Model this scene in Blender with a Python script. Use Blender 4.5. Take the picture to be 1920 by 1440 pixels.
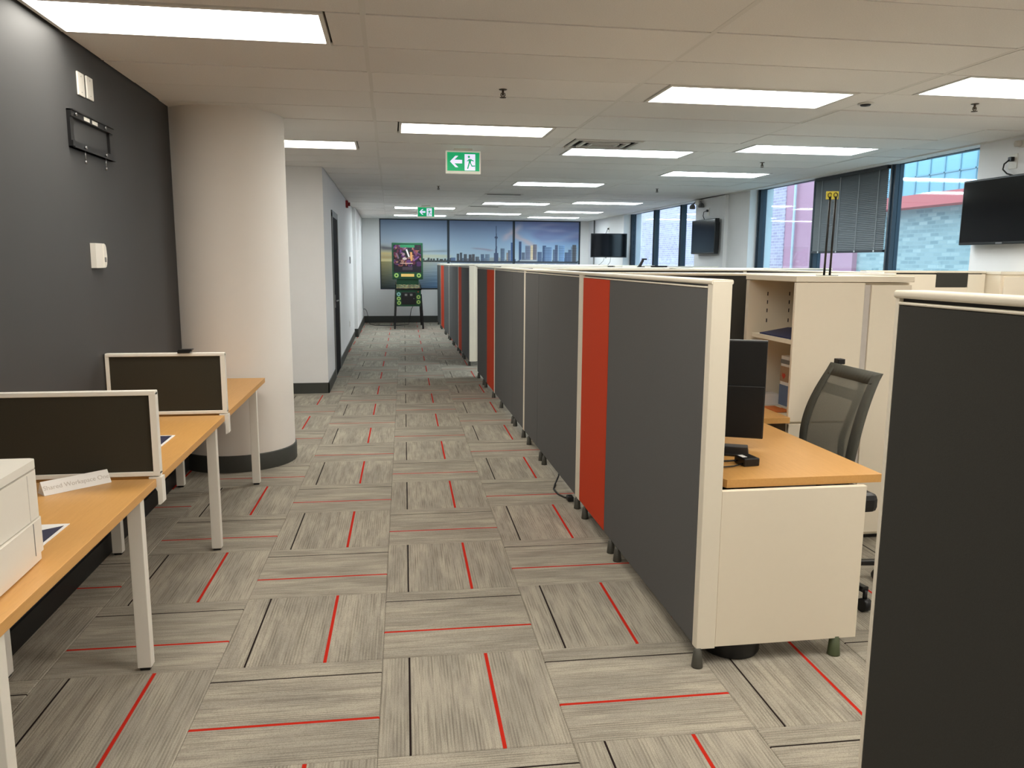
import bpy, bmesh, math, random
import numpy as np
from mathutils import Matrix, Vector
random.seed(7)
for o in list(bpy.data.objects): bpy.data.objects.remove(o)
SC = bpy.context.scene
COL = SC.collection

# ------------------------------------------------------------------ camera
F_PX, PITCH, YAW, ROLL, EYE = 1470.0, .1545, .1530, -.0066, 1.55
cam_d = bpy.data.cameras.new('camera'); cam = bpy.data.objects.new('camera', cam_d); COL.objects.link(cam)
cam_d.sensor_width = 36.0; cam_d.lens = F_PX/1920*36; cam_d.clip_start = .02; cam_d.clip_end = 300
fwd = Vector((math.sin(YAW)*math.cos(PITCH), math.cos(YAW)*math.cos(PITCH), -math.sin(PITCH)))
rgt = Vector((math.cos(YAW), -math.sin(YAW), 0)); dwn = fwd.cross(rgt)
R = math.cos(ROLL)*rgt+math.sin(ROLL)*dwn; D = -math.sin(ROLL)*rgt+math.cos(ROLL)*dwn
cam.matrix_world = Matrix(((R.x, -D.x, -fwd.x, 0), (R.y, -D.y, -fwd.y, 0), (R.z, -D.z, -fwd.z, EYE), (0, 0, 0, 1)))
SC.camera = cam

# ------------------------------------------------------------------ light and exposure
w = bpy.data.worlds.new('overcast_sky'); SC.world = w; w.use_nodes = True
w.node_tree.nodes['Background'].inputs[0].default_value = (.70, .86, 1.0, 1)
w.node_tree.nodes['Background'].inputs[1].default_value = 3.9
SC.view_settings.view_transform = 'Standard'; SC.view_settings.look = 'None'
SC.view_settings.gamma = 1; SC.view_settings.exposure = 0.0
SC.view_settings.use_curve_mapping = False
LAMP_NEAR, LAMP_FAR = 15.0, 22.0          # brightness of the ceiling light diffusers
C_NEAR, C_FAR = (1, .955, .87), (.84, .95, 1.0)

# ------------------------------------------------------------------ materials
def srgb(r, g, b):
    f = lambda c: (c/255/12.92) if c/255 <= .04045 else ((c/255+.055)/1.055)**2.4
    return (f(r), f(g), f(b), 1)
MATS = {}
class NT:
    def __init__(s, m): s.m = m; s.t = m.node_tree; s.n = s.t.nodes; s.b = s.n.get('Principled BSDF')
    def add(s, k, **kw):
        n = s.n.new(k)
        for a, v in kw.items(): setattr(n, a, v)
        return n
    def link(s, a, b): s.t.links.new(a, b)
    def val(s, op, a, b=None, c=None):
        n = s.add('ShaderNodeMath', operation=op)
        for i, x in enumerate((a, b, c)):
            if x is None: continue
            if isinstance(x, (int, float)): n.inputs[i].default_value = x
            else: s.link(x, n.inputs[i])
        return n.outputs[0]
    def mix(s, f, a, b):
        n = s.add('ShaderNodeMix', data_type='RGBA')
        if isinstance(f, (int, float)): n.inputs[0].default_value = f
        else: s.link(f, n.inputs[0])
        for i, x in ((6, a), (7, b)):
            if isinstance(x, tuple): n.inputs[i].default_value = x
            else: s.link(x, n.inputs[i])
        return n.outputs[2]
    def noise(s, scale, vec=None, detail=4, rough=.55):
        n = s.add('ShaderNodeTexNoise'); n.inputs['Scale'].default_value = scale
        n.inputs['Detail'].default_value = detail; n.inputs['Roughness'].default_value = rough
        if vec is not None: s.link(vec, n.inputs['Vector'])
        return n.outputs['Fac']
    def coord(s, which='Object', scale=None):
        o = s.add('ShaderNodeTexCoord').outputs[which]
        if scale:
            m = s.add('ShaderNodeMapping'); m.inputs['Scale'].default_value = scale; s.link(o, m.inputs[0]); return m.outputs[0]
        return o
    def ramp(s, f, a, b):
        n = s.add('ShaderNodeMapRange'); n.inputs[1].default_value = a; n.inputs[2].default_value = b; s.link(f, n.inputs[0]); return n.outputs[0]
    def bump(s, h, st, dist=.002):
        n = s.add('ShaderNodeBump'); n.inputs['Strength'].default_value = st; n.inputs['Distance'].default_value = dist
        s.link(h, n.inputs['Height']); s.link(n.outputs[0], s.b.inputs['Normal'])
def newmat(name):
    m = bpy.data.materials.new(name); m.use_nodes = True; MATS[name] = m; return NT(m)
def plain(name, rgb, rough=.5, metal=0, var=.06, scale=40, bump=.0, stretch=(1, 1, 1), spec=.5):
    n = newmat(name); c = srgb(*rgb)
    v = n.coord('Object', stretch); f = n.noise(scale, v)
    d = tuple(x*(1-var) for x in c[:3])+(1,); l = tuple(min(1, x*(1+var)) for x in c[:3])+(1,)
    n.link(n.mix(f, d, l), n.b.inputs['Base Color'])
    n.b.inputs['Roughness'].default_value = rough; n.b.inputs['Metallic'].default_value = metal
    n.b.inputs['Specular IOR Level'].default_value = spec
    if bump: n.bump(f, bump)
    return n.m
def emit(name, col, strength):
    n = newmat(name)
    n.b.inputs['Base Color'].default_value = tuple(c*.7 for c in col)+(1,)
    f = n.noise(3, n.coord())
    n.link(n.mix(f, tuple(c*.97 for c in col)+(1,), tuple(col)+(1,)), n.b.inputs['Emission Color'])
    n.b.inputs['Emission Strength'].default_value = strength
    return n.m
emit('lamp_warm', C_NEAR, LAMP_NEAR); emit('lamp_cool', C_FAR, LAMP_FAR)
plain('wall_dark', (66, 66, 66), .62, var=.10, scale=2.5, bump=.03)
plain('wall_white', (240, 239, 238), .8, var=.02, scale=6, bump=.03)
plain('column_white', (240, 234, 226), .75, var=.02, scale=5, bump=.02)
plain('baseboard_dark', (64, 65, 60), .55, var=.08)
plain('white_metal', (236, 228, 212), .38, var=.015, scale=20)
plain('cream_laminate', (240, 229, 208), .45, var=.015, scale=30)
plain('cap_white', (240, 231, 212), .35, var=.015)
plain('leg_white', (242, 237, 226), .4, var=.015)
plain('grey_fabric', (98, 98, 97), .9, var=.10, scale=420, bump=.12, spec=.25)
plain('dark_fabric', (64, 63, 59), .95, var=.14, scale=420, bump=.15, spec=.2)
plain('orange_fabric', (206, 66, 30), .9, var=.08, scale=420, bump=.12, spec=.25)
plain('screen_fabric', (60, 56, 46), .95, var=.14, scale=420, bump=.15, spec=.2)
plain('foot_grey', (72, 70, 62), .5, var=.06)
plain('foot_green', (78, 86, 58), .5, var=.06)
plain('black_plastic', (16, 16, 17), .42, var=.2)
plain('black_gloss', (9, 9, 10), .12, var=.2)
plain('screen_glass', (8, 9, 11), .10, var=.2)
plain('door_black', (14, 14, 15), .75, spec=.1)
plain('black_void', (6, 6, 6), .9)
plain('grey_plastic', (120, 120, 118), .5)
plain('steel', (150, 150, 150), .35, metal=.9)
plain('brass_dark', (88, 78, 66), .4, metal=.6)
plain('frame_steel', (42, 56, 68), .45, var=.1)
plain('printer_white', (240, 234, 222), .4, var=.015)
plain('plastic_white', (232, 228, 218), .4, var=.015)
plain('paper_white', (238, 236, 232), .8, var=.02)
plain('navy_print', (44, 44, 72), .6, var=.08)
plain('grey_print', (205, 198, 190), .8)
plain('yellow_card', (240, 228, 92), .7)
plain('blue_folder', (38, 48, 88), .5)
plain('manila', (214, 150, 80), .7)
plain('orange_paper', (216, 116, 44), .7)
plain('blue_carton', (108, 130, 165), .6)
plain('brown_carton', (170, 140, 110), .7)
plain('red_alarm', (150, 24, 22), .4)
plain('red_print', (206, 70, 50), .6)
plain('machine_green', (16, 70, 44), .35, var=.12)
plain('dial_green', (168, 205, 110), .5)
plain('dial_blue', (140, 190, 190), .5)
plain('ceiling_slab', (70, 70, 68), .9)
plain('grid_metal', (228, 226, 220), .5, var=.02)
plain('blind_slat', (112, 116, 118), .55, var=.04)
plain('blind_rail', (50, 56, 62), .5)
plain('blind_cord', (138, 142, 144), .6)
plain('cord_grey', (190, 195, 198), .6)
plain('subfloor', (80, 76, 70), .95)
plain('red_fascia', (206, 104, 100), .6)
plain('pink_wall', (188, 132, 146), .8, var=.05, scale=2)
plain('steel_window', (130, 160, 170), .6)
plain('outdoor_ground', (110, 110, 112), .9)
# oak laminate
n = newmat('oak_laminate')
f = n.noise(7, n.coord('Object', (14, 1, 14)), 5); g = n.noise(50, n.coord('Object', (6, .5, 6)), 3)
c = n.mix(f, srgb(210, 154, 84), srgb(224, 172, 102)); c = n.mix(n.val('MULTIPLY', n.ramp(g, .55, .75), .25), c, srgb(178, 128, 72))
n.link(c, n.b.inputs['Base Color']); n.b.inputs['Roughness'].default_value = .38
# acoustic ceiling panel
n = newmat('ceiling_panel')
v = n.coord('Object'); f = n.noise(160, v, 5, .7); g = n.noise(1.2, v, 2)
c = n.mix(n.ramp(f, .3, .7), srgb(232, 230, 226), srgb(246, 244, 240)); oi = n.add('ShaderNodeObjectInfo')
hs = n.add('ShaderNodeHueSaturation'); n.link(c, hs.inputs['Color']); n.link(n.val('MULTIPLY_ADD', oi.outputs['Random'], .07, .96), hs.inputs['Value'])
n.link(hs.outputs[0], n.b.inputs['Base Color']); n.b.inputs['Roughness'].default_value = .95; n.bump(f, .25, .0015)
# carpet tile: UV is the tile's own square, stripes run along V
n = newmat('carpet')
uv = n.add('ShaderNodeTexCoord').outputs['UV']; sp = n.add('ShaderNodeSeparateXYZ'); n.link(uv, sp.inputs[0]); U, V = sp.outputs[0], sp.outputs[1]
oi = n.add('ShaderNodeObjectInfo'); rnd = n.val('MULTIPLY', oi.outputs['Random'], 50)
def vec(sx, sy, off):
    cb = n.add('ShaderNodeCombineXYZ'); n.link(n.val('MULTIPLY', U, sx), cb.inputs[0]); n.link(n.val('MULTIPLY', V, sy), cb.inputs[1])
    n.link(n.val('ADD', rnd, off), cb.inputs[2]); return cb.outputs[0]
rib = n.noise(1, vec(120, 2.2, 0), 2); bandn = n.noise(1, vec(18, 2.2, 9), 3); wide = n.noise(1, vec(6, 1.3, 31), 3); grain = n.noise(1, vec(200, 150, 3), 2, .8)
c = n.mix(n.ramp(wide, .40, .62), srgb(166, 159, 146), srgb(186, 178, 162))
c = n.mix(n.val('MULTIPLY', n.ramp(bandn, .54, .68), .35), c, srgb(140, 134, 126))
c = n.mix(n.val('MULTIPLY', n.ramp(rib, .52, .66), .38), c, srgb(104, 98, 88))
c = n.mix(n.val('MULTIPLY', n.ramp(grain, .46, .70), .50), c, srgb(96, 90, 78))
comb = n.val('MULTIPLY_ADD', n.val('SINE', n.val('MULTIPLY', U, 2*math.pi*54)), .5, .5)
c = n.mix(n.val('MULTIPLY', comb, n.val('MULTIPLY', n.ramp(n.noise(1, vec(22, 2.6, 61), 3), .42, .60), .42)), c, srgb(88, 82, 72))
red = n.val('LESS_THAN', n.val('ABSOLUTE', n.val('SUBTRACT', U, .645)), .0105)
blk = n.val('LESS_THAN', n.val('ABSOLUTE', n.val('SUBTRACT', U, .165)), .0058)
c = n.mix(red, c, srgb(190, 40, 24)); c = n.mix(blk, c, srgb(34, 24, 22))
n.link(c, n.b.inputs['Base Color']); n.b.inputs['Roughness'].default_value = .97; n.b.inputs['Specular IOR Level'].default_value = .15
n.bump(n.val('ADD', rib, n.val('MULTIPLY', grain, .6)), .5, .003)
# outside brick
def brick(name, a, b, m, sc=1.0):
    n = newmat(name); bt = n.add('ShaderNodeTexBrick')
    tc = n.coord('Object'); sx = n.add('ShaderNodeSeparateXYZ'); n.link(tc, sx.inputs[0])
    cb = n.add('ShaderNodeCombineXYZ'); n.link(sx.outputs[1], cb.inputs[0]); n.link(sx.outputs[2], cb.inputs[1]); n.link(cb.outputs[0], bt.inputs['Vector'])
    bt.inputs['Color1'].default_value = srgb(*a); bt.inputs['Color2'].default_value = srgb(*b); bt.inputs['Mortar'].default_value = srgb(*m)
    bt.inputs['Scale'].default_value = sc; bt.inputs['Brick Width'].default_value = .21; bt.inputs['Row Height'].default_value = .066
    bt.inputs['Mortar Size'].default_value = .008; bt.inputs['Bias'].default_value = -.1
    f = n.noise(6, tc); c = n.mix(n.val('MULTIPLY', n.ramp(f, .45, .7), .45), bt.outputs['Color'], srgb(*m))
    n.link(c, n.b.inputs['Base Color']); n.b.inputs['Roughness'].default_value = .9; n.bump(bt.outputs['Fac'], -.5, .01)
brick('brick_purple', (182, 160, 172), (160, 138, 154), (200, 184, 194))
brick('brick_grey', (136, 148, 146), (186, 190, 182), (158, 168, 166))
# window glass
n = newmat('window_glass'); n.n.remove(n.b)
tr = n.add('ShaderNodeBsdfTransparent'); tr.inputs[0].default_value = (.84, .95, .99, 1)
gl = n.add('ShaderNodeBsdfGlossy'); gl.inputs['Roughness'].default_value = .02; gl.inputs[0].default_value = (.9, .95, 1, 1)
fr = n.add('ShaderNodeLayerWeight'); fr.inputs[0].default_value = .5; ms = n.add('ShaderNodeMixShader')
n.link(n.val('MULTIPLY_ADD', n.val('POWER', fr.outputs['Facing'], 5), .8, .04), ms.inputs[0]); n.link(tr.outputs[0], ms.inputs[1]); n.link(gl.outputs[0], ms.inputs[2])
n.link(ms.outputs[0], n.n['Material Output'].inputs[0])
n = newmat('sky_pane'); f = n.noise(.8, n.coord())
n.link(n.mix(f, srgb(112, 156, 172), srgb(150, 188, 200)), n.b.inputs['Base Color']); n.b.inputs['Roughness'].default_value = .25
# chair mesh fabric, see-through weave
n = newmat('chair_mesh'); tr = n.add('ShaderNodeBsdfTransparent'); ms = n.add('ShaderNodeMixShader')
n.b.inputs['Base Color'].default_value = srgb(104, 104, 94); n.b.inputs['Roughness'].default_value = .8
f = n.noise(300, n.coord()); n.link(n.ramp(f, -1.6, .8), ms.inputs[0])
n.link(tr.outputs[0], ms.inputs[1]); n.link(n.b.outputs[0], ms.inputs[2]); n.link(ms.outputs[0], n.n['Material Output'].inputs[0])
plain('chair_rim', (78, 78, 70), .7)
# printed picture, colours carried by the mesh
def printed(name, rough=.6, em=0):
    n = newmat(name); a = n.add('ShaderNodeVertexColor'); a.layer_name = 'print'
    n.link(a.outputs[0], n.b.inputs['Base Color']); n.b.inputs['Roughness'].default_value = rough
    if em: n.link(a.outputs[0], n.b.inputs['Emission Color']); n.b.inputs['Emission Strength'].default_value = em
printed('printed_fabric', .7); printed('backglass_print', .25)
emit('sign_green', (0.0, .36, .13), .7); emit('sign_white', (.74, .70, .92), .9); emit('sign_case', (.80, .78, .66), .3)
emit('score_amber', (.75, .50, .14), .35)

# ------------------------------------------------------------------ mesh tools
class MB:
    def __init__(s): s.v = []; s.f = []; s.m = []; s.sm = []
    def _add(s, vs, fs, m=0, smooth=False):
        o = len(s.v); s.v += [tuple(v) for v in vs]
        for f in fs: s.f.append(tuple(i+o for i in f)); s.m.append(m); s.sm.append(smooth)
        return s
    def box(s, x0, x1, y0, y1, z0, z1, m=0, bev=0):
        if bev:
            bm = bmesh.new(); bmesh.ops.create_cube(bm, size=1)
            for v in bm.verts: v.co = Vector(((x0+x1)/2+v.co.x*(x1-x0), (y0+y1)/2+v.co.y*(y1-y0), (z0+z1)/2+v.co.z*(z1-z0)))
            bmesh.ops.bevel(bm, geom=list(bm.edges), offset=bev, segments=2, affect='EDGES', profile=.5)
            bm.verts.index_update(); vs = [v.co.copy() for v in bm.verts]; fs = [[v.index for v in f.verts] for f in bm.faces]; bm.free()
            return s._add(vs, fs, m)
        vs = [(x, y, z) for z in (z0, z1) for y in (y0, y1) for x in (x0, x1)]
        return s._add(vs, [(0, 2, 3, 1), (4, 5, 7, 6), (0, 1, 5, 4), (2, 6, 7, 3), (0, 4, 6, 2), (1, 3, 7, 5)], m)
    def cyl(s, p0, p1, r0, r1=None, n=14, m=0, caps=True):
        r1 = r0 if r1 is None else r1; p0, p1 = Vector(p0), Vector(p1); d = (p1-p0).normalized()
        a = d.orthogonal().normalized(); b = d.cross(a); vs = []
        for p, r in ((p0, r0), (p1, r1)):
            for i in range(n): t = 2*math.pi*i/n; vs.append(p+a*r*math.cos(t)+b*r*math.sin(t))
        s._add(vs, [(i, (i+1) % n, n+(i+1) % n, n+i) for i in range(n)], m, True)
        if caps: o = len(s.v)-2*n; s.f += [tuple(o+i for i in reversed(range(n))), tuple(o+n+i for i in range(n))]; s.m += [m, m]; s.sm += [False]*2
        return s
    def tube(s, pts, r, n=8, m=0):
        pts = [Vector(p) for p in pts]; vs = []; prev = None
        for i, p in enumerate(pts):
            d = (pts[min(i+1, len(pts)-1)]-pts[max(i-1, 0)]).normalized()
            a = (prev-d*prev.dot(d)).normalized() if prev is not None else d.orthogonal().normalized()
            prev = a; b = d.cross(a)
            for k in range(n): t = 2*math.pi*k/n; vs.append(p+a*r*math.cos(t)+b*r*math.sin(t))
        fs = [(i*n+k, i*n+(k+1) % n, (i+1)*n+(k+1) % n, (i+1)*n+k) for i in range(len(pts)-1) for k in range(n)]
        fs += [tuple(reversed(range(n))), tuple((len(pts)-1)*n+k for k in range(n))]
        return s._add(vs, fs, m, True)
    def lathe(s, prof, c=(0, 0, 0), n=24, m=0, a0=0, a1=2*math.pi):
        full = abs(a1-a0-2*math.pi) < 1e-6; k = n if full else n+1; vs = []
        for r, z in prof:
            for i in range(k): t = a0+(a1-a0)*i/n; vs.append((c[0]+r*math.cos(t), c[1]+r*math.sin(t), c[2]+z))
        fs = []
        for j in range(len(prof)-1):
            for i in range(n): fs.append((j*k+i, j*k+(i+1) % k, (j+1)*k+(i+1) % k, (j+1)*k+i))
        return s._add(vs, fs, m, True)
    def prism(s, poly, axis, a0, a1, m=0, smooth=False):
        n = len(poly); P = {'x': lambda u, v, a: (a, u, v), 'y': lambda u, v, a: (u, a, v), 'z': lambda u, v, a: (u, v, a)}[axis]
        vs = [P(u, v, a) for a in (a0, a1) for u, v in poly]
        return s._add(vs, [tuple(range(n)), tuple(range(2*n-1, n-1, -1))]+[(i, i+n, (i+1) % n+n, (i+1) % n) for i in range(n)], m, smooth)
    def mesh(s, name, mats):
        me = bpy.data.meshes.new(name); me.from_pydata(s.v, [], s.f)
        for k in mats: me.materials.append(MATS[k])
        me.polygons.foreach_set('material_index', s.m); me.polygons.foreach_set('use_smooth', s.sm)
        bm = bmesh.new(); bm.from_mesh(me); bmesh.ops.recalc_face_normals(bm, faces=bm.faces); bm.to_mesh(me); bm.free()
        me.update(); return me
def rr(x0, x1, z0, z1, r, n=4):
    p = []
    for cx, cz, a in ((x1-r, z1-r, 0), (x0+r, z1-r, 90), (x0+r, z0+r, 180), (x1-r, z0+r, 270)):
        for i in range(n+1): t = math.radians(a+90*i/n); p.append((cx+r*math.cos(t), cz+r*math.sin(t)))
    return p
def tag(o, label=None, cat=None, group=None, kind=None):
    for k, v in (('label', label), ('category', cat), ('group', group), ('kind', kind)):
        if v: o[k] = v
    return o
def link(name, me, parent=None, loc=(0, 0, 0)):
    o = bpy.data.objects.new(name, me); COL.objects.link(o); o.location = loc
    if parent: o.parent = parent
    return o
def thing(name, label, cat, loc=(0, 0, 0), rotz=0, group=None, kind=None):
    o = link(name, None, None, loc); o.rotation_euler = (0, 0, rotz); o.empty_display_size = .05
    return tag(o, label, cat, group, kind)
def root_of(o):
    while o.parent: o = o.parent
    return o
def part(name, mb, mats, parent, label=None, world=True, kind=None):
    mats = [mats] if isinstance(mats, str) else mats
    if world:
        L = root_of(parent).location; mb.v = [(x-L.x, y-L.y, z-L.z) for x, y, z in mb.v]
    return tag(link(name, mb.mesh(name, mats), parent), label, kind=kind)
def solo(name, mb, mats, label, cat, loc=(0, 0, 0), group=None):
    mats = [mats] if isinstance(mats, str) else mats
    mb.v = [(x-loc[0], y-loc[1], z-loc[2]) for x, y, z in mb.v]
    return tag(link(name, mb.mesh(name, mats), None, loc), label, cat, group)
def struct(name, mb, mats, label=None):
    mats = [mats] if isinstance(mats, str) else mats
    return tag(link(name, mb.mesh(name, mats)), label, kind='structure')
def text_mesh(txt, size):
    cu = bpy.data.curves.new('lettering', 'FONT'); cu.body = txt; cu.size = size; cu.align_x = 'CENTER'; cu.align_y = 'CENTER'; cu.extrude = .0003
    o = bpy.data.objects.new('lettering', cu); COL.objects.link(o)
    me = bpy.data.meshes.new_from_object(o.evaluated_get(bpy.context.evaluated_depsgraph_get()))
    bpy.data.objects.remove(o); return me
def print_grid(x0, x1, z0, z1, y, nx, nz, fn, th=.002):
    """thin sheet facing -Y whose points carry the printed colours; fn(s,t)->rgb arrays, s,t in 0..1"""
    s, t = np.meshgrid(np.linspace(0, 1, nx+1), np.linspace(0, 1, nz+1)); col = fn(s, t)
    vs = [(x0+(x1-x0)*a, y, z0+(z1-z0)*b) for a, b in zip(s.ravel(), t.ravel())]
    fs = [(j*(nx+1)+i, j*(nx+1)+i+1, (j+1)*(nx+1)+i+1, (j+1)*(nx+1)+i) for j in range(nz) for i in range(nx)]
    N = len(vs); vs += [(x0, y+th, z0), (x1, y+th, z0), (x1, y+th, z1), (x0, y+th, z1)]; fs += [(N+3, N+2, N+1, N)]
    return vs, fs, np.concatenate([col.reshape(-1, 3), np.full((4, 3), .5)])
def print_obj(name, grid, mat, parent=None, loc=(0, 0, 0)):
    vs, fs, col = grid; vs = [(x-loc[0], y-loc[1], z-loc[2]) for x, y, z in vs]
    me = bpy.data.meshes.new(name); me.from_pydata(vs, [], fs); me.materials.append(MATS[mat])
    ca = me.color_attributes.new('print', 'FLOAT_COLOR', 'POINT')
    c = np.clip(col/255, 0, 1); lin = np.where(c <= .04045, c/12.92, ((c+.055)/1.055)**2.4)
    ca.data.foreach_set('color', np.concatenate([lin, np.ones((len(lin), 1))], 1).astype(np.float32).ravel())
    return link(name, me, parent, (0, 0, 0) if parent else loc)

# ------------------------------------------------------------------ the setting
H = 2.6
XL, XR, XW = -1.513, 5.12, 5.33          # dark wall, window-side wall, window plane
YF = 20.25                               # far wall
XC = -.75                                # corridor side wall
floor = struct('floor', MB().box(-4, 5.6, -4, YF+.3, -.12, -.008), 'subfloor')
# carpet: square tiles, quarter turned, the whole lay is turned 1 degree against the walls
TP = .63; TA = -.0165
def tile_mesh():
    h = TP/2-.0006; b = .0035
    vs = [(-h, -h, -.008), (h, -h, -.008), (h, h, -.008), (-h, h, -.008), (-h, -h, -.002), (h, -h, -.002), (h, h, -.002), (-h, h, -.002),
          (-h+b, -h+b, 0), (h-b, -h+b, 0), (h-b, h-b, 0), (-h+b, h-b, 0)]
    fs = [(8, 9, 10, 11)]+[(i, (i+1) % 4, 4+(i+1) % 4, 4+i) for i in range(4)]+[(4+i, 4+(i+1) % 4, 8+(i+1) % 4, 8+i) for i in range(4)]
    return vs, fs
def tile_uv(me, loc):
    uv = me.uv_layers.new(name='tile')
    for i, l in enumerate(me.loops): uv.data[i].uv = loc[l.vertex_index]
tv, tf = tile_mesh(); tme = bpy.data.meshes.new('carpet_tile'); tme.from_pydata(tv, [], tf); tme.materials.append(MATS['carpet'])
tile_uv(tme, [(x/TP+.5, y/TP+.5) for x, y, z in tv])
rest_v, rest_f, rest_uv = [], [], []
ca_, sa_ = math.cos(TA), math.sin(TA)
for ci in range(-4, 10):
    for ri in range(-9, 29):
        x = -.105+TP*(ci+.5); y = 2.30+TP*(ri+.5)
        X, Yy = x*ca_-y*sa_, x*sa_+y*ca_
        if X < -3.5 or X > 5.4 or Yy > YF+.1 or Yy < -3.8: continue
        turn = (ci+ri) % 2
        if -3 <= ci <= 3 and ri >= -2 and not (X < -1.75) and not (ci == 3 and ri > 6):
            o = link('carpet_tile', tme, floor, (X, Yy, random.uniform(-.0006, .0006))); o.rotation_euler = (0, 0, TA-(math.pi/2 if turn else 0))
        else:
            k = len(rest_v); a = TA-(math.pi/2 if turn else 0)
            for (vx, vy, vz) in tv:
                rest_v.append((X+vx*math.cos(a)-vy*math.sin(a), Yy+vx*math.sin(a)+vy*math.cos(a), vz)); rest_uv.append((vx/TP+.5, vy/TP+.5))
            rest_f += [tuple(i+k for i in f) for f in tf]
me = bpy.data.meshes.new('carpet_tiles_beyond'); me.from_pydata(rest_v, [], rest_f); me.materials.append(MATS['carpet']); tile_uv(me, rest_uv)
tag(link('carpet_tiles_beyond', me, floor), kind='stuff')

struct('wall_left_dark', MB().box(XL-.12, XL, -4, 5.98, 0, H+.1), 'wall_dark', 'charcoal painted wall behind the bench desks')
struct('wall_back', MB().box(-4, 5.6, -4.15, -4, 0, H+.1), 'wall_white')
m = MB().box(-3.6, -3.5, 5.8, 9.5, 0, H+.1); struct('wall_alcove_side', m, 'wall_white')
struct('wall_alcove_front', MB().box(-3.6, XL-.12, 5.86, 5.98, 0, H+.1), 'wall_white')
struct('wall_alcove_back', MB().box(-3.5, XC-.13, 9.39, 9.52, 0, H+.1), 'wall_white', 'white wall facing the camera behind the round column')
wl = MB().box(XC-.13, XC, 9.39, 10.62, 0, H+.1).box(XC-.13, XC, 11.62, 16.4, 0, H+.1).box(XC-.13, XC, 10.62, 11.62, 2.17, H+.1)
struct('wall_left_corridor', wl, 'wall_white', 'white corridor wall with the black door')
struct('wall_left_pilaster', MB().box(XC-.13, -.685, 16.4, YF, 0, H+.1), 'wall_white')
fm = MB().box(XC-.13, -.26, YF, YF+.2, 0, H+.1).box(4.9, 5.6, YF, YF+.2, 0, H+.1).box(-.26, 4.9, YF, YF+.2, 0, .86).box(-.26, 4.9, YF+.16, YF+.2, .86, H+.1)
struct('wall_far', fm, 'wall_white')
# round column
colm = MB().lathe([(.425, 0), (.425, H+.05)], (-1.20, 6.285, 0), 64)
column = struct('column', colm, 'column_white', 'thick round white column beside the dark wall')
part('baseboard', MB().lathe([(.436, 0), (.436, .12), (.432, .125), (.425, .126)], (-1.20, 6.285, 0), 64), 'baseboard_dark', column)
# baseboards
struct('baseboard_left', MB().box(XL, XL+.012, -4, 5.86, 0, .10), 'black_plastic')
struct('baseboard_alcove', MB().box(-3.5, XC+.012, 9.378, 9.39, 0, .125).box(XC, XC+.012, 9.378, 10.58, 0, .125), 'baseboard_dark')
struct('baseboard_corridor', MB().box(XC, XC+.012, 11.66, 16.4, 0, .125).box(XC, -.673, 16.388, 16.4, 0, .17).box(-.685, -.673, 16.4, YF, 0, .17), 'baseboard_dark')
struct('baseboard_far', MB().box(-.685, 5.12, YF-.014, YF, 0, .17), 'baseboard_dark')
# door in the corridor wall
d1 = thing('door_1', 'black door with grey metal frame in the corridor wall', None, (XC, 11.12, 0), kind='structure')
part('door_frame', MB().box(XC-.13, XC+.015, 10.58, 10.66, 0, 2.17).box(XC-.13, XC+.015, 11.58, 11.66, 0, 2.17).box(XC-.13, XC+.015, 10.58, 11.66, 2.12, 2.20), 'grey_plastic', d1)
dl = part('door_leaf', MB().box(XC-.03, XC+.008, 10.66, 11.58, .006, 2.12, bev=.004), 'door_black', d1)
part('door_handle', MB().cyl((XC+.012, 10.75, 1.02), (XC+.05, 10.75, 1.02), .012).cyl((XC+.045, 10.75, 1.02), (XC+.045, 10.88, 1.02), .009), 'steel', dl)
part('lock_plate', MB().box(XC+.012, XC+.016, 10.71, 10.79, .93, 1.10), 'steel', dl)

# window side: wall piers, sills, windows to the ceiling
XO = 5.52
rw = MB().box(XR, XO, -4, 6.40, 0, H+.1)
rw.box(5.10, XO, 11.70, 12.87, 0, H+.1).box(5.16, XO, 10.97, 11.70, 0, H+.1)
rw.box(XR, XO, 17.12, YF+.2, 0, H+.1)
rw.box(XR+.05, XO, 6.40, 10.97, 0, .85).box(XR+.05, XO, 12.87, 17.12, 0, .85)
struct('wall_right', rw, 'wall_white', 'white window wall with piers')
struct('trim_1', MB().box(XR-.02, XR+.01, -4, YF, H-.012, H+.004), 'grid_metal', 'wall angle along the window side')
def window(name, y0, y1, ms, label):
    wn = thing(name, label, None, (XW, y0, .85), kind='structure')
    ys = [y0+.03]+list(ms)+[y1-.03]
    for yy in ys: 
        fr_ = part('mullion', MB().box(XW-.045, XW+.05, yy-.055, yy+.03, .85, H+.02).box(XW-.06, XW-.045, yy-.02, yy+.012, .85, H+.02), 'frame_steel', wn)
        part('gasket', MB().box(XW-.063, XW-.06, yy-.006, yy+.001, .85, H), 'steel', fr_)
    part('sill_rail', MB().box(XW-.045, XW+.05, y0, y1, .85, .92), 'frame_steel', wn)
    part('window_sill', MB().box(XR-.02, XW-.05, y0-.02, y1, .83, .865, bev=.005), 'cap_white', wn)
    for a, b in zip(ys[:-1], ys[1:]):
        part('pane', MB().box(XW, XW+.008, a+.03, b-.055, .92, H+.02), 'window_glass', wn)
    part('head_rail', MB().box(XW-.02, XW+.05, y0, y1, H-.004, H+.04), 'frame_steel', wn)
    return wn
window('window_1', 6.35, 10.97, [7.86, 9.40], 'tall tinted window nearest the camera on the right')
window('window_2', 12.87, 17.12, [14.06, 15.55], 'tall tinted window between the two far piers')
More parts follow.
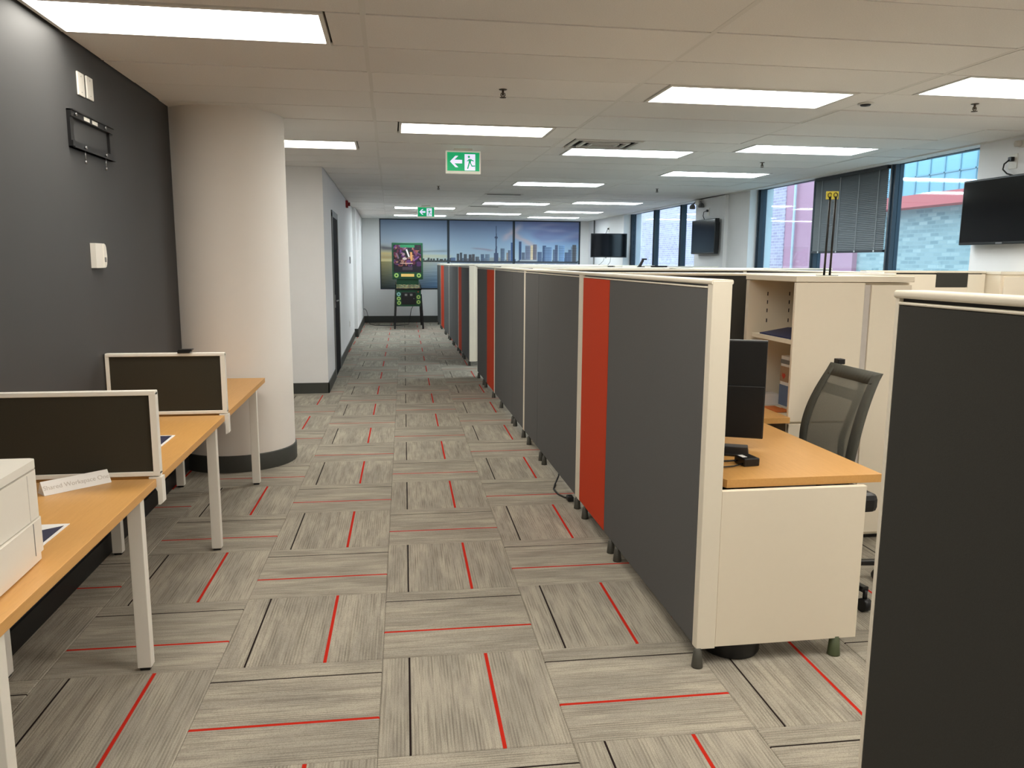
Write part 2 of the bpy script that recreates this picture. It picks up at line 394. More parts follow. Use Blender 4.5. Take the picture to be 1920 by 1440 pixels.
# far window behind the printed blinds
w3 = thing('window_3', 'far wall window hidden behind the skyline blinds', None, (2.32, YF, .86), kind='structure')
part('pane', MB().box(-.26, 4.9, YF+.12, YF+.13, .86, H), 'screen_glass', w3)
for xx in (-.255, 1.46, 3.14, 4.88): part('mullion', MB().box(xx-.035, xx+.035, YF+.02, YF+.12, .86, H), 'frame_steel', w3)
part('window_sill', MB().box(-.26, 4.9, YF-.005, YF+.12, .845, .862), 'frame_steel', w3)

# ------------------------------------------------------------------ ceiling: grid, panels, light fittings
ceil = struct('ceiling', MB().box(-4, XO, -4.1, YF+.3, H+.10, H+.2), 'ceiling_slab')
GX = [-3.276, -1.688, -.100, 1.493, 3.080, 4.640, XW+.02]
RP = .53; RY0 = 3.641
K0, K1 = -15, 31
def gy(k): return RY0+RP*k
for gx in GX[1:-1]:
    part('main_runner', MB().box(gx-.014, gx+.014, -4, YF, H+.001, H+.012), 'grid_metal', ceil)
for k in range(K0, K1+2):
    if gy(k) > YF or gy(k) < -4: continue
    part('cross_tee', MB().box(-3.5, XW, gy(k)-.011, gy(k)+.011, H+.007, H+.014), 'grid_metal', ceil)
LIGHTS = {  # (cell, row): (material, label)
 (1, 0): ('n', 'large ceiling light panel against the dark wall at top left'),
 (1, 7): ('n', 'ceiling light panel half hidden behind the round column'),
 (2, 5): ('n', 'ceiling light panel above and in front of the nearer exit sign'),
 (3, 2): ('n', 'large ceiling light panel with warm edges beside the small dark sensor'),
 (4, 1): ('n', 'ceiling light panel cut off by the right edge of the picture'),
 (3, 7): ('f', 'ceiling light panel directly behind the louvred air vent'),
 (4, 6): ('f', 'ceiling light panel above the yellow cards near the window wall'),
 (4, 10): ('f', 'ceiling light panel above the boxy wall television, between two sprinklers'),
 (3, 13): ('f', 'ceiling light panel right of the nearer exit sign, third back in the middle row'),
 (3, 20): ('f', 'ceiling light panel between two small dark vents, fourth back in the middle row'),
 (4, 19): ('f', 'fourth ceiling light panel from the camera in the window-side row'),
 (2, 23): ('f', 'ceiling light panel just above the farther exit sign'),
 (2, 28): ('f', 'ceiling light panel crossed by the farther exit sign, nearest the left blind'),
 (3, 26): ('f', 'farthest ceiling light panel of the middle row, above the middle blind'),
 (4, 24): ('f', 'second last ceiling light panel in the window-side row'),
 (4, 28): ('f', 'farthest ceiling light panel in the window-side row, above the right blind'),
 (1, -6): ('n', 'ceiling light panel behind the camera near the dark wall'),
 (2, -3): ('n', 'ceiling light panel above the camera over the walkway'),
 (2, -11): ('n', 'ceiling light panel far behind the camera over the walkway'),
 (3, -4): ('n', 'ceiling light panel behind the camera over the cubicles'),
 (3, -11): ('n', 'ceiling light panel far behind the camera over the cubicles'),
 (4, -5): ('n', 'ceiling light panel behind the camera near the window wall'),
}
def panel(x0, x1, y0, y1, h=None):
    dz = random.uniform(-.002, .003); g = .0075
    o = part('ceiling_panel', MB().box(x0+g, x1-g, y0+g, y1-g, H, H+.015), 'ceiling_panel', ceil); o.location.z = dz if h is None else h
    o.rotation_euler = (random.uniform(-.0022, .0022)*0, 0, 0)
    return o
coarse = MB(); pm = MB()
for ci in range(len(GX)-1):
    for k in range(K0, K1+1):
        a, b = gy(k), min(gy(k+1), YF-.002)
        if a > YF-.05: continue
        x0, x1 = GX[ci], GX[ci+1]
        if b < 5.9:
            if x1 <= XL: continue
            x0 = max(x0, XL+.002)
        elif a > 9.3:
            if x1 <= XC: continue
            x0 = max(x0, XC+.002 if a < 16.3 else -.683)
        if k < -3 or (ci == 0):
            if (ci, k) in LIGHTS:
                cx = (GX[ci]+GX[ci+1])/2; pm.box(x0+.005, cx-.617, a+.005, b-.005, H, H+.015).box(cx+.617, x1-.005, a+.005, b-.005, H, H+.015)
            else: pm.box(x0+.005, x1-.005, a+.005, b-.005, H, H+.015)
        elif (ci, k) in LIGHTS:
            cx = (GX[ci]+GX[ci+1])/2 if (ci, k) != (1, 0) else -.883
            if cx-.617 > x0+.03: panel(x0, cx-.615, a, b)
            panel(cx+.615, x1, a, b)
        elif (ci, k) == (3, 6):
            panel(GX[3], GX[3]+.10, a, b); panel(GX[3]+.72, x1, a, b)
        else: panel(x0, x1, a, b, -.004 if (ci, k) in ((4, 3), (5, 7), (4, 5)) else None)
part('ceiling_panels_behind', pm, 'ceiling_panel', ceil, kind='stuff')
for (ci, k), (tone, lab) in LIGHTS.items():
    cx = (GX[ci]+GX[ci+1])/2 if (ci, k) != (1, 0) else -.883
    cy = gy(k)+RP/2; hx, hy = .612, .255
    L = thing('ceiling_light', lab, 'ceiling light', (cx, cy, H), 0, 'ceiling light panels')
    part('housing', MB().box(-hx, hx, -hy, hy, .035, .09), 'grid_metal', L, world=False)
    fm = MB().box(-hx, hx, -hy, -hy+.028, -.003, .035).box(-hx, hx, hy-.028, hy, -.003, .035)
    fm.box(-hx, -hx+.02, -hy+.028, hy-.028, -.003, .035).box(hx-.02, hx, -hy+.028, hy-.028, -.003, .035)
    part('frame', fm, 'grid_metal', L, world=False)
    part('diffuser', MB().box(-hx+.02, hx-.02, -hy+.028, hy-.028, .012, .018), 'lamp_warm' if tone == 'n' else 'lamp_cool', L, 'glowing diffuser', world=False)
# vents
def vent(x, y, lab, wx=.60, wy=.50):
    t = thing('ceiling_vent', lab, 'air vent', (x, y, H), 0, 'ceiling air vents')
    fm = MB()
    for s0, s1 in ((0, .03), (.09, .115), (.17, .19)):
        a, b = wx/2-s0, wy/2-s0; c, d = wx/2-s1, wy/2-s1
        fm.box(-a, a, -b, -d, -.010-.02*s0, .004).box(-a, a, d, b, -.010-.02*s0, .004).box(-a, -c, -d, d, -.010-.02*s0, .004).box(c, a, -d, d, -.010-.02*s0, .004)
    part('louvre', fm, 'grid_metal', t, world=False)
    part('throat', MB().box(-wx/2+.01, wx/2-.01, -wy/2+.01, wy/2-.01, .016, .03), 'black_void', t, world=False)
vent(1.905, gy(6)+.265, 'square louvred air vent beside a ceiling light panel')
def slot(x, y, lab):
    t = thing('ceiling_vent', lab, 'air vent', (x, y, H), 0, 'ceiling air vents')
    part('slot_frame', MB().box(-.3, .3, -.10, -.07, -.008, 0).box(-.3, .3, .07, .10, -.008, 0).box(-.3, -.27, -.07, .07, -.008, 0).box(.27, .3, -.07, .07, -.008, 0), 'grid_metal', t, world=False)
    part('slot', MB().box(-.27, .27, -.07, .07, -.005, 0), 'black_void', t, world=False)
slot(1.78, 12.5, 'dark slot vent nearest the camera in the far ceiling'); slot(1.80, 15.3, 'middle one of three dark slot vents in the far ceiling'); slot(1.75, 18.2, 'dark slot vent closest to the skyline blinds')
# sprinklers
for x, y, lab in ((.704, 5.01, 'brass sprinkler head over the walkway nearest the camera'), (3.832, 4.875, 'sprinkler head by the light panel at the right edge'),
                  (3.888, 8.02, 'sprinkler head between two window-side light panels'), (3.80, 11.1, 'sprinkler head near the twin emergency lamp'), (.687, 11.39, 'sprinkler head behind the nearer exit sign')):
    t = thing('sprinkler', lab, 'sprinkler', (x, y, H), 0, 'ceiling sprinklers')
    part('escutcheon', MB().lathe([(0, -.004), (.022, -.003), (.026, 0), (0, 0)], n=20), 'brass_dark', t, world=False)
    part('stem', MB().cyl((0, 0, 0), (0, 0, -.035), .007).tube([(-.01, 0, -.02), (-.014, 0, -.034), (0, 0, -.046)], .003).tube([(.01, 0, -.02), (.014, 0, -.034), (0, 0, -.046)], .003), 'brass_dark', t, world=False)
    part('deflector', MB().lathe([(0, -.050), (.02, -.049), (.02, -.046), (0, -.046)], n=16), 'brass_dark', t, world=False)
t = thing('ceiling_sensor', 'small dark sensor in the ceiling grid beside a large light panel', 'sensor', (3.122, 4.99, H))
part('base', MB().lathe([(0, 0), (.05, 0), (.05, -.008), (0, -.008)], n=20), 'grid_metal', t, world=False); part('lens', MB().lathe([(.035, -.008), (.03, -.016), (0, -.02)], n=20), 'black_plastic', t, world=False)
# exit signs
def exit_sign(x, y, lab):
    t = thing('exit_sign', lab, 'exit sign', (x, y, H))
    part('canopy', MB().box(-.085, .085, -.03, .03, -.022, 0, bev=.004), 'plastic_white', t, world=False)
    body = part('case', MB().box(-.165, .165, -.022, .022, -.232, -.022, bev=.006), 'sign_case', t, world=False)
    part('green_face', MB().box(-.152, .152, -.0235, -.0215, -.206, -.036), 'sign_green', body, world=False)
    zc = -.121
    part('arrow', MB().prism([(-.125, zc), (-.075, zc+.052), (-.048, zc+.052), (-.085, zc+.016), (-.012, zc+.016), (-.012, zc-.016), (-.085, zc-.016), (-.048, zc-.052), (-.075, zc-.052)], 'y', -.0262, -.0236), 'sign_white', body, world=False)
    part('doorway', MB().box(.012, .112, -.0255, -.0236, -.200, -.052), 'sign_white', body, world=False)
    mn = MB()
    c8 = [(.052+.011*math.cos(a*math.pi/5), zc+.045+.011*math.sin(a*math.pi/5)) for a in range(10)]
    for poly in (c8, [(.048, zc+.026), (.078, zc+.024), (.070, zc-.012), (.050, zc-.010)], [(.074, zc+.024), (.100, zc+.010), (.096, zc+.003), (.072, zc+.012)],
                 [(.050, zc+.022), (.032, zc+.008), (.036, zc+.002), (.052, zc+.012)], [(.050, zc-.008), (.062, zc-.010), (.046, zc-.066), (.034, zc-.064)],
                 [(.060, zc-.008), (.072, zc-.010), (.084, zc-.034), (.110, zc-.032), (.110, zc-.042), (.078, zc-.044)]):
        mn.prism(poly, 'y', -.0276, -.0256)
    part('running_figure', mn, 'sign_green', body, world=False)
exit_sign(.694, 7.62, 'green arrow exit sign hanging nearer the camera'); exit_sign(.685, 15.35, 'smaller green exit sign hanging far down the walkway')

# ------------------------------------------------------------------ cubicle partitions
PX0, PX1, PT = 1.145, 1.221, 1.492
FT = [(.022, 0), (.022, .006), (.016, .066), (.012, .068), (.012, .0745), (0, .0745)]
def foot(parent, x, y, mat='foot_grey'):
    part('foot', MB().lathe([(0, 0)]+FT, (x, y, 0), 14), mat, parent)
def cap_profile(a, b, z1=PT, h=.018): return rr(a-.004, b+.004, z1-h, z1, .007)
def partition_y(lab, y0, y1, tiles, feet, near_post=.045, far_post=.02, x0=PX0, x1=PX1, both=True, foots=None, cat='partition', bottom=.075):
    """run along Y; tiles = [(ya, yb, material)] on the walkway side"""
    t = thing('cubicle_partition', lab, 'partition', ((x0+x1)/2, y0, 0), 0, 'cubicle partitions along the walkway')
    part('core_frame', MB().box(x0+.012, x1-.012, y0+.01, y1-.01, bottom+.01, PT-.012), 'black_plastic', t)
    part('end_post', MB().box(x0, x1, y0, y0+near_post, bottom-.005, PT-.004, bev=.003), 'cap_white', t)
    part('end_post', MB().box(x0+.002, x1-.002, y1-far_post, y1-.001, bottom-.005, PT-.004), 'cap_white', t)
    part('top_cap', MB().prism(cap_profile(x0, x1), 'y', y0+.001, y1-.001), 'cap_white', t)
    part('trim_rail', MB().prism(rr(x0-.001, x0+.013, PT-.033, PT-.026, .003, 2), 'y', y0+near_post, y1-far_post), 'cap_white', t)
    for ya, yb, mt in tiles:
        part('fabric_panel', MB().box(x0+.001, x0+.014, ya+.0035, yb-.0035, bottom, PT-.034, bev=.0025), mt, t, 'orange fabric panel' if mt == 'orange_fabric' else None)
        if both: part('fabric_panel', MB().box(x1-.014, x1-.001, ya+.002, yb-.002, bottom, PT-.034), mt if mt != 'orange_fabric' else 'grey_fabric', t)
    for fy in feet: foot(t, x0+.006, fy)
    return t
G, O = 'grey_fabric', 'orange_fabric'
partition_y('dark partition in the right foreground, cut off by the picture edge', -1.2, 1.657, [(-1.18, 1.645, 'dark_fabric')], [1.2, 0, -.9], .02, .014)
partition_y('nearest walkway partition, wide grey panel with orange panel beyond it', 2.70, 4.66, [(2.745, 4.06, G), (4.06, 4.64, O)], [2.70, 3.80, 3.92, 4.50])
partition_y('second walkway partition, wide grey and narrow grey panels', 4.66, 6.73, [(4.745, 6.09, G), (6.09, 6.71, G)], [4.70, 5.80, 5.93, 6.48], .085)
partition_y('third walkway partition, two plain grey panels between cream posts', 6.73, 8.74, [(6.775, 7.45, G), (7.45, 8.72, G)], [6.66+.1, 7.25, 7.38, 8.2])
partition_y('fourth walkway partition, orange then grey, before the gap', 8.74, 10.55, [(8.785, 9.47, O), (9.47, 10.53, G)], [8.85, 9.6, 9.8, 10.4])
partition_y('fifth walkway partition, first beyond the gap, with white end', 11.62, 13.55, [(11.67, 12.95, G), (12.95, 13.53, O)], [11.7, 12.5, 12.7, 13.3])
partition_y('sixth walkway partition, grey panels beyond the gap', 13.55, 15.75, [(13.60, 14.8, G), (14.8, 15.73, G)], [13.7, 14.6, 14.8, 15.6], .05)
partition_y('seventh walkway partition, grey then narrow orange panel', 15.75, 18.35, [(15.80, 17.3, G), (17.3, 18.33, O)], [15.9, 16.8, 17.0, 18.2], .05)
partition_y('farthest walkway partition ending near the pinball machine', 18.35, 19.75, [(18.37, 19.73, G)], [18.5, 19.5], .02)
def partition_x(lab, x0, x1, y, tiles, z1=PT, mat_end='cap_white'):
    t = thing('cross_partition', lab, 'partition', (x0, y, 0), 0, 'cross partitions of the cubicles')
    ya, yb = y-.035, y+.035
    part('core_frame', MB().box(x0+.01, x1-.01, ya+.010, yb-.010, .085, z1-.012), 'black_plastic', t)
    part('end_post', MB().box(x0, x0+.03, ya+.002, yb-.002, .07, z1-.004), mat_end, t); part('end_post', MB().box(x1-.03, x1, ya+.002, yb-.002, .07, z1-.004), mat_end, t)
    part('top_cap', MB().prism(cap_profile(ya, yb, z1), 'x', x0, x1), 'cap_white', t)
    for a, b, mt in tiles:
        part('fabric_panel', MB().box(a+.002, b-.002, ya+.001, ya+.012, .075, z1-.026), mt, t); part('fabric_panel', MB().box(a+.002, b-.002, yb-.012, yb-.001, .075, z1-.026), mt, t)
    foot(t, x0+.1, y); foot(t, x1-.1, y)
    return t
XS = 3.16
DK = 'dark_fabric'
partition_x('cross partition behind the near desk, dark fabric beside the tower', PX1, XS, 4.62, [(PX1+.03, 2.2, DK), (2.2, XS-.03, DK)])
partition_x('second cross partition behind the storage tower', PX1, XS, 6.74, [(PX1+.03, 2.2, G), (2.2, XS-.03, G)], 1.497)
partition_x('third cross partition, last before the gap', PX1, XS, 8.75, [(PX1+.03, 2.2, G), (2.2, XS-.03, G)], 1.499)
partition_x('cross partition just beyond the gap', PX1, XS, 11.66, [(PX1+.03, 2.2, 'cream_laminate'), (2.2, XS-.03, G)], 1.50)
partition_x('second cross partition beyond the gap', PX1, XS, 13.56, [(PX1+.03, 2.2, G), (2.2, XS-.03, G)], 1.50)
partition_x('third cross partition beyond the gap', PX1, XS, 15.78, [(PX1+.03, 2.2, G), (2.2, XS-.03, G)], 1.50)
partition_x('farthest cross partition close to the skyline blinds', PX1, XS, 19.72, [(PX1+.03, 2.2, G), (2.2, XS-.03, G)], 1.50)
def spine(lab, y0, y1):
    t = thing('spine_partition', lab, 'partition', (XS, y0, 0), 0, 'spine partitions of the cubicles')
    part('core_frame', MB().box(XS+.01, XS+.07, y0+.01, y1-.01, .085, 1.49), 'black_plastic', t)
    part('top_cap', MB().prism(cap_profile(XS, XS+.08, 1.50), 'y', y0, y1), 'cap_white', t)
    n_ = max(1, int((y1-y0)/1.1)); st = (y1-y0)/n_
    for i in range(n_):
        for xa, xb in ((XS+.001, XS+.012), (XS+.068, XS+.079)): part('fabric_panel', MB().box(xa, xb, y0+st*i+.003, y0+st*(i+1)-.003, .075, 1.464), G, t)
    for fy in (y0+.15, y1-.15): foot(t, XS+.04, fy)
spine('cream capped spine partition between near cubicle rows', 4.70, 10.55)
spine('cream capped spine partition between far cubicle rows', 11.62, 19.68)
for yy, lab in ((8.2, 'window-side cross partition in front of the blind'), (11.3, 'window-side cross partition below the boxy television'), (14.2, 'window-side cross partition below the far window'), (17.4, 'window-side cross partition below the farthest television')):
    partition_x(lab, XS+.09, 4.85, yy, [(XS+.12, 4.0, G), (4.0, 4.82, G)], 1.502)
# window-side end of the near bay: cream panel, dark tile, cream post
t = thing('cross_partition', 'cream partition with a dark square tile beyond the foreground partition', 'partition', (3.6, 5.62, 0), 0, 'cross partitions of the cubicles')
part('core_frame', MB().box(3.61, 4.60, 5.60, 5.65, .085, 1.49), 'black_plastic', t)
part('top_cap', MB().prism(cap_profile(5.585, 5.66, 1.503), 'x', 3.6, 4.62), 'cap_white', t)
part('panel_face', MB().box(3.6, 4.195, 5.585, 5.60, .075, 1.475), 'cream_laminate', t); part('panel_face', MB().box(4.195, 4.47, 5.585, 5.60, .075, 1.375), 'cream_laminate', t)
part('fabric_panel', MB().box(4.198, 4.467, 5.582, 5.60, 1.378, 1.498), 'dark_fabric', t, 'dark fabric tile'); part('end_post', MB().box(4.47, 4.62, 5.583, 5.66, .07, 1.478), 'cap_white', t)
part('panel_face', MB().box(3.6, 4.47, 5.65, 5.66, .075, 1.47), 'cream_laminate', t)
foot(t, 3.75, 5.62); foot(t, 4.5, 5.62)
t = thing('storage_cabinet', 'cream storage cabinet at the right edge behind the foreground partition', 'cabinet', (4.9, 5.75, 0))
part('body', MB().box(4.64, 5.10, 5.45, 5.85, .03, 1.478), 'cream_laminate', t); part('top', MB().box(4.632, 5.11, 5.44, 5.86, 1.478, 1.500, bev=.003), 'cap_white', t)
part('door', MB().box(4.66, 5.09, 5.432, 5.45, .06, 1.462, bev=.003), 'cream_laminate', t)

# ------------------------------------------------------------------ near cubicle: desk end, desk, tower, chair
t = thing('cubicle_desk', 'oak topped cubicle desk with cream end panel by the opening', 'desk', (1.55, 2.72, 0))
part('desk_top', MB().prism([(1.2295, 2.80), (1.258, 2.745), (1.905, 2.745), (1.905, 3.86), (1.2295, 3.86)], 'z', .700, .732), 'oak_laminate', t)
part('end_panel', MB().box(1.2218, 1.815, 2.703, 2.728, .075, .700, bev=.002), 'cream_laminate', t)
part('filler_post', MB().box(1.2295, 1.262, 2.729, 2.75, .08, .69), 'cream_laminate', t)
part('foot', MB().lathe([(0, 0), (.026, 0), (.025, .006), (.019, .082), (.009, .084), (.009, .12)], (1.735, 2.72, 0), 16), 'foot_green', t)
part('desk_return', MB().box(1.2295, 2.112, 3.865, 4.58, .700, .732, bev=.002), 'oak_laminate', t)
part('modesty_panel', MB().box(1.25, 2.10, 4.50, 4.52, .10, .69), 'black_plastic', t)
part('support_leg', MB().box(2.06, 2.10, 4.40, 4.44, 0, .699), 'black_plastic', t)
part('support_leg', MB().box(1.24, 1.28, 3.80, 3.84, 0, .699), 'black_plastic', t)
# storage tower, open towards the walkway
X0, X1, Y0, Y1 = 2.118, 2.515, 3.90, 4.49
t = thing('storage_tower', 'tall cream storage tower with open side shelves behind the mesh chair', 'cabinet', (2.3, 4.2, 0))
part('front_panel', MB().box(X0, X1, Y0, Y0+.02, .70, 1.452, bev=.002), 'cream_laminate', t)
part('drawer_front', MB().box(X0+.004, X1, Y0-.004, Y0+.02, .06, .688, bev=.003), 'cream_laminate', t)
part('back_panel', MB().box(X0, X1, Y1-.035, Y1, .03, 1.452), 'cream_laminate', t)
part('side_panel', MB().box(X1-.02, X1, Y0+.02, Y1-.035, .03, 1.452), 'cream_laminate', t)
part('lower_body', MB().box(X0, X1-.02, Y0+.02, Y1-.035, .03, .715), 'cream_laminate', t)
part('plinth', MB().box(X0+.02, X1-.02, Y0+.03, Y1-.03, 0, .03), 'black_plastic', t)
sh = part('shelf', MB().box(X0+.015, X1-.02, Y0+.02, Y1-.075, 1.118, 1.143, bev=.002), 'cream_laminate', t)
for xx in (X0+.12, X0+.26):
    for zz in (1.20, 1.26, 1.31, 1.36): part('shelf_slot', MB().box(xx, xx+.005, Y1-.037, Y1-.0345, zz, zz+.022), 'black_void', t)
part('top', MB().box(X0-.004, 2.80, Y0-.006, Y1+.004, 1.455, 1.486, bev=.003), 'cream_laminate', t)
t = thing('wardrobe_cabinet', 'narrow cream wardrobe cabinet joined to the right of the storage tower', 'cabinet', (2.65, 4.2, 0))
part('body', MB().box(2.518, 2.795, Y0+.03, Y1, .03, 1.452), 'cream_laminate', t)
part('pull_stile', MB().box(2.52, 2.555, Y0+.012, Y0+.03, .05, 1.44), 'grey_print', t)
part('door', MB().box(2.557, 2.795, Y0+.004, Y0+.03, .05, 1.44, bev=.003), 'cream_laminate', t)
part('plinth', MB().box(2.53, 2.78, Y0+.06, Y1-.03, 0, .03), 'black_plastic', t)
# things in the tower
solo('folder', MB()._add([(2.14, 3.95, 1.1435), (2.46, 3.95, 1.1435), (2.46, 4.28, 1.1435), (2.14, 4.33, 1.1435), (2.14, 3.95, 1.150), (2.46, 3.95, 1.156), (2.46, 4.28, 1.175), (2.14, 4.33, 1.150), (2.30, 3.95, 1.170), (2.30, 4.30, 1.182)],
     [(0, 1, 2, 3), (0, 4, 8, 5, 1), (3, 2, 6, 9, 7), (4, 7, 9, 8), (8, 9, 6, 5), (0, 3, 7, 4), (1, 5, 6, 2)]), 'blue_folder', 'dark blue folder lying on the upper tower shelf', 'folder', (2.3, 4.1, 1.1435))
solo('envelope', MB().box(2.16, 2.30, 3.925, 3.948, 1.1435, 1.157, bev=.002), 'manila', 'manila envelope under the blue folder edge', 'envelope', (2.2, 3.93, 1.1435))
t = thing('paper_cup_stack', 'stack of white paper cups at the back of the tower', 'cups', (2.160, 4.405, .716))
for i in range(7): part('cup', MB().lathe([(.030, .02+i*.045), (.036, .105+i*.045), (.038, .108+i*.045), (.036, .112+i*.045), (.034, .108+i*.045)] if i else [(0, 0), (.030, 0), (.036, .105), (.038, .108), (.036, .112), (.034, .108)], (0, 0, 0), 18), 'paper_white', t, world=False)
t = thing('small_box', 'small white carton on the lower tower shelf', 'box', (2.22, 4.365, .716)); part('carton', MB().box(-.05, .065, -.05, .05, 0, .065, bev=.003), 'paper_white', t, world=False); part('print_stripe', MB().box(-.0515, -.0500, -.04, .04, .02, .035), 'grey_print', t, world=False)
t = thing('tissue_carton', 'brown and white printed carton with an orange mark in the tower', 'box', (2.32, 4.255, .716))
part('carton', MB().box(-.05, .06, -.05, .045, 0, .30, bev=.003), 'paper_white', t, world=False); part('brown_band', MB().box(-.0515, .061, -.051, .046, .15, .24), 'brown_carton', t, world=False)
part('blue_band', MB().box(-.052, .0615, -.0515, .0465, .01, .13), 'blue_carton', t, world=False)
part('orange_mark', MB().prism([(-.02, .185), (0, .165), (.02, .185), (.012, .20), (0, .193), (-.012, .20)], 'x', -.0535, -.0515), 'red_print', t, world=False)
part('dark_band', MB().box(-.0515, .061, -.051, .046, .255, .28), 'grey_plastic', t, world=False)
solo('leaflet', MB().box(2.135, 2.235, 4.10, 4.28, .7155, .7185).box(2.145, 2.24, 4.08, 4.20, .7185, .7215), 'orange_paper', 'orange leaflets on the lower tower shelf', 'leaflets', (2.18, 4.18, .7155))
# rods with yellow cards on top of the tower
for i, (xx, lab) in enumerate(((2.389, 'left black rod with yellow card standing on the tower'), (2.416, 'right black rod with yellow card standing on the tower'))):
    t = thing('card_holder', lab, 'card holder', (xx, 4.1-.012*i, 1.486), 0, 'yellow card holders')
    part('base', MB().box(-.032+.014*i*0, .012 if i == 0 else .032, -.03, .03, 0, .003) if i == 0 else MB().box(-.012, .034, -.03, .03, 0, .003), 'black_plastic', t, world=False)
    part('rod', MB().cyl((0, 0, .002), (.006, 0, .43), .006, n=10), 'black_plastic', t, world=False)
    part('card', MB().box(-.018, .022, .002, .0035, .415, .458), 'yellow_card', t, world=False)
    part('ring', MB().tube([(.004+.011*math.cos(a*math.pi/8), 0, .437+.013*math.sin(a*math.pi/8)) for a in range(17)], .0022, 6), 'brass_dark', t, world=False)
# monitor seen from behind
t = thing('monitor', 'black computer monitor on the cubicle desk seen from behind', 'monitor', (1.40, 3.29, .732), -.42)
part('screen', MB().box(-.24, .24, -.012, .010, .05, .485, bev=.004), 'black_plastic', t, world=False)
part('back_shell', MB().box(-.238, .236, -.020, -.012, .055, .285, bev=.003), 'black_plastic', t, world=False)
part('display', MB().box(-.23, .23, .010, .012, .065, .475), 'screen_glass', t, world=False)
part('top_edge', MB().box(-.24, .24, -.010, .008, .485, .4865), 'grey_plastic', t, world=False)
part('neck', MB().box(-.03, .03, -.055, -.030, .01, .22, bev=.004), 'black_plastic', t, world=False)
part('stand', MB().box(-.14, .18, -.17, .03, 0, .012, bev=.004), 'black_plastic', t, world=False)
t = thing('power_adapter', 'black power adapter with white sticker on the cubicle desk', 'adapter', (1.437, 2.955, .732), .12)
part('body', MB().box(-.036, .036, -.036, .042, 0, .034, bev=.005), 'black_plastic', t, world=False)
part('sticker', MB().box(-.028, -.006, -.01, .03, .0342, .0346), 'paper_white', t, world=False)
part('cable', MB().tube([(-.03, .02, .015), (-.07, .03, .012), (-.11, .06, .006), (-.16, .05, .006), (-.20, .07, .006)], .004).tube([(-.03, -.02, .012), (-.08, -.03, .006), (-.13, -.03, .006), (-.2, -.02, .006)], .003), 'black_plastic', t, world=False)
# mesh office chair facing the desk (-X)
ch = thing('office_chair', 'grey mesh office chair pushed behind the cubicle desk', 'chair', (2.02, 3.50, 0))
def backsurf(s, tt):           # s along width -1..1, tt 0..1 up
    wdt = .215+.045*math.sin(math.pi*min(1, tt*1.05))*(1-tt*.35); y = s*wdt
    x = .085+.150*tt-.09*math.sin(math.pi*tt*.9)*.6+.035*(s*s-1)*(-1)*-1
    z = .50+.55*tt; return (x+.03*(1-s*s), y, z)
ns, nt_ = 12, 12
vs = [backsurf(-.84+1.68*i/ns, .05+.89*j/nt_) for j in range(nt_+1) for i in range(ns+1)]
part('mesh_back', MB()._add(vs, [(j*(ns+1)+i, j*(ns+1)+i+1, (j+1)*(ns+1)+i+1, (j+1)*(ns+1)+i) for j in range(nt_) for i in range(ns)], 0, True), 'chair_mesh', ch, world=False)
rim = MB()
def strip(path_o, path_i):
    a = [Vector(p) for p in path_o]; b = [Vector(p) for p in path_i]; off = Vector((.010, 0, 0))
    for i in range(len(a)-1):
        q = [a[i], a[i+1], b[i+1], b[i]]; rim._add([p-off*.5 for p in q]+[p+off*.5 for p in q], [(0, 1, 2, 3), (7, 6, 5, 4), (0, 4, 5, 1), (3, 2, 6, 7)], 0, True)
N = 16
strip([backsurf(-1, i/N) for i in range(N+1)], [backsurf(-.74, .04+.92*i/N) for i in range(N+1)])
strip([backsurf(1, i/N) for i in range(N+1)], [backsurf(.74, .04+.92*i/N) for i in range(N+1)])
strip([backsurf(-1+2*i/N, 1) for i in range(N+1)], [backsurf(-.84+1.68*i/N, .90) for i in range(N+1)])
strip([backsurf(-1+2*i/N, 0) for i in range(N+1)], [backsurf(-.84+1.68*i/N, .06) for i in range(N+1)])
part('back_rim', rim, 'chair_rim', ch, world=False)
part('lumbar_band', MB()._add([backsurf(-.8+1.6*i/10, tt) for tt in (.74, .83) for i in range(11)], [(i, i+1, i+12, i+11) for i in range(10)], 0, True), 'chair_mesh', ch, world=False)
part('spine', MB().tube([(.08, 0, .40), (.17, 0, .52), (.17, 0, .70), (.24, 0, .90), (.275, 0, 1.02)], .016, 8).box(.225, .262, .16, .205, 1.045, 1.072, bev=.003), 'black_plastic', ch, world=False)
part('seat', MB().box(-.30, .225, -.265, .23, .395, .49, bev=.03), 'black_plastic', ch, world=False)
part('seat_pan', MB().box(-.20, .14, -.12, .10, .36, .42, bev=.01), 'black_plastic', ch, world=False)
for s_ in (-1, 1): part('armrest', MB().box(-.24, .02, s_*.28-.035, s_*.28+.035, .64, .665, bev=.01).tube([(-.10, s_*.20, .40), (-.10, s_*.28, .44), (-.10, s_*.28, .645)], .014, 8), 'black_plastic', ch, world=False)
part('gas_lift', MB().cyl((.0, -.10, .10), (.0, -.10, .37), .025), 'black_plastic', ch, world=False)
for a in range(5):
    an = math.radians(-78+72*a); ex, ey = .34*math.cos(an), -.10+.34*math.sin(an)
    ar = part('base_arm', MB().prism(rr(-.018, .018, -.012, .014, .006, 2), 'y', 0, 1), 'black_plastic', ch, world=False)
    ar.data.transform(Matrix.Translation((0, -.10, .10)) @ Matrix.Rotation(an-math.pi/2, 4, 'Z') @ Matrix.Scale(.34, 4, (0, 1, 0)))
    part('caster', MB().cyl((ex-.02*math.sin(an), ey+.02*math.cos(an), .03), (ex+.02*math.sin(an), ey-.02*math.cos(an), .03), .03, n=16).cyl((ex, ey, .05), (ex, ey, .10), .010), 'black_plastic', ar, world=False)
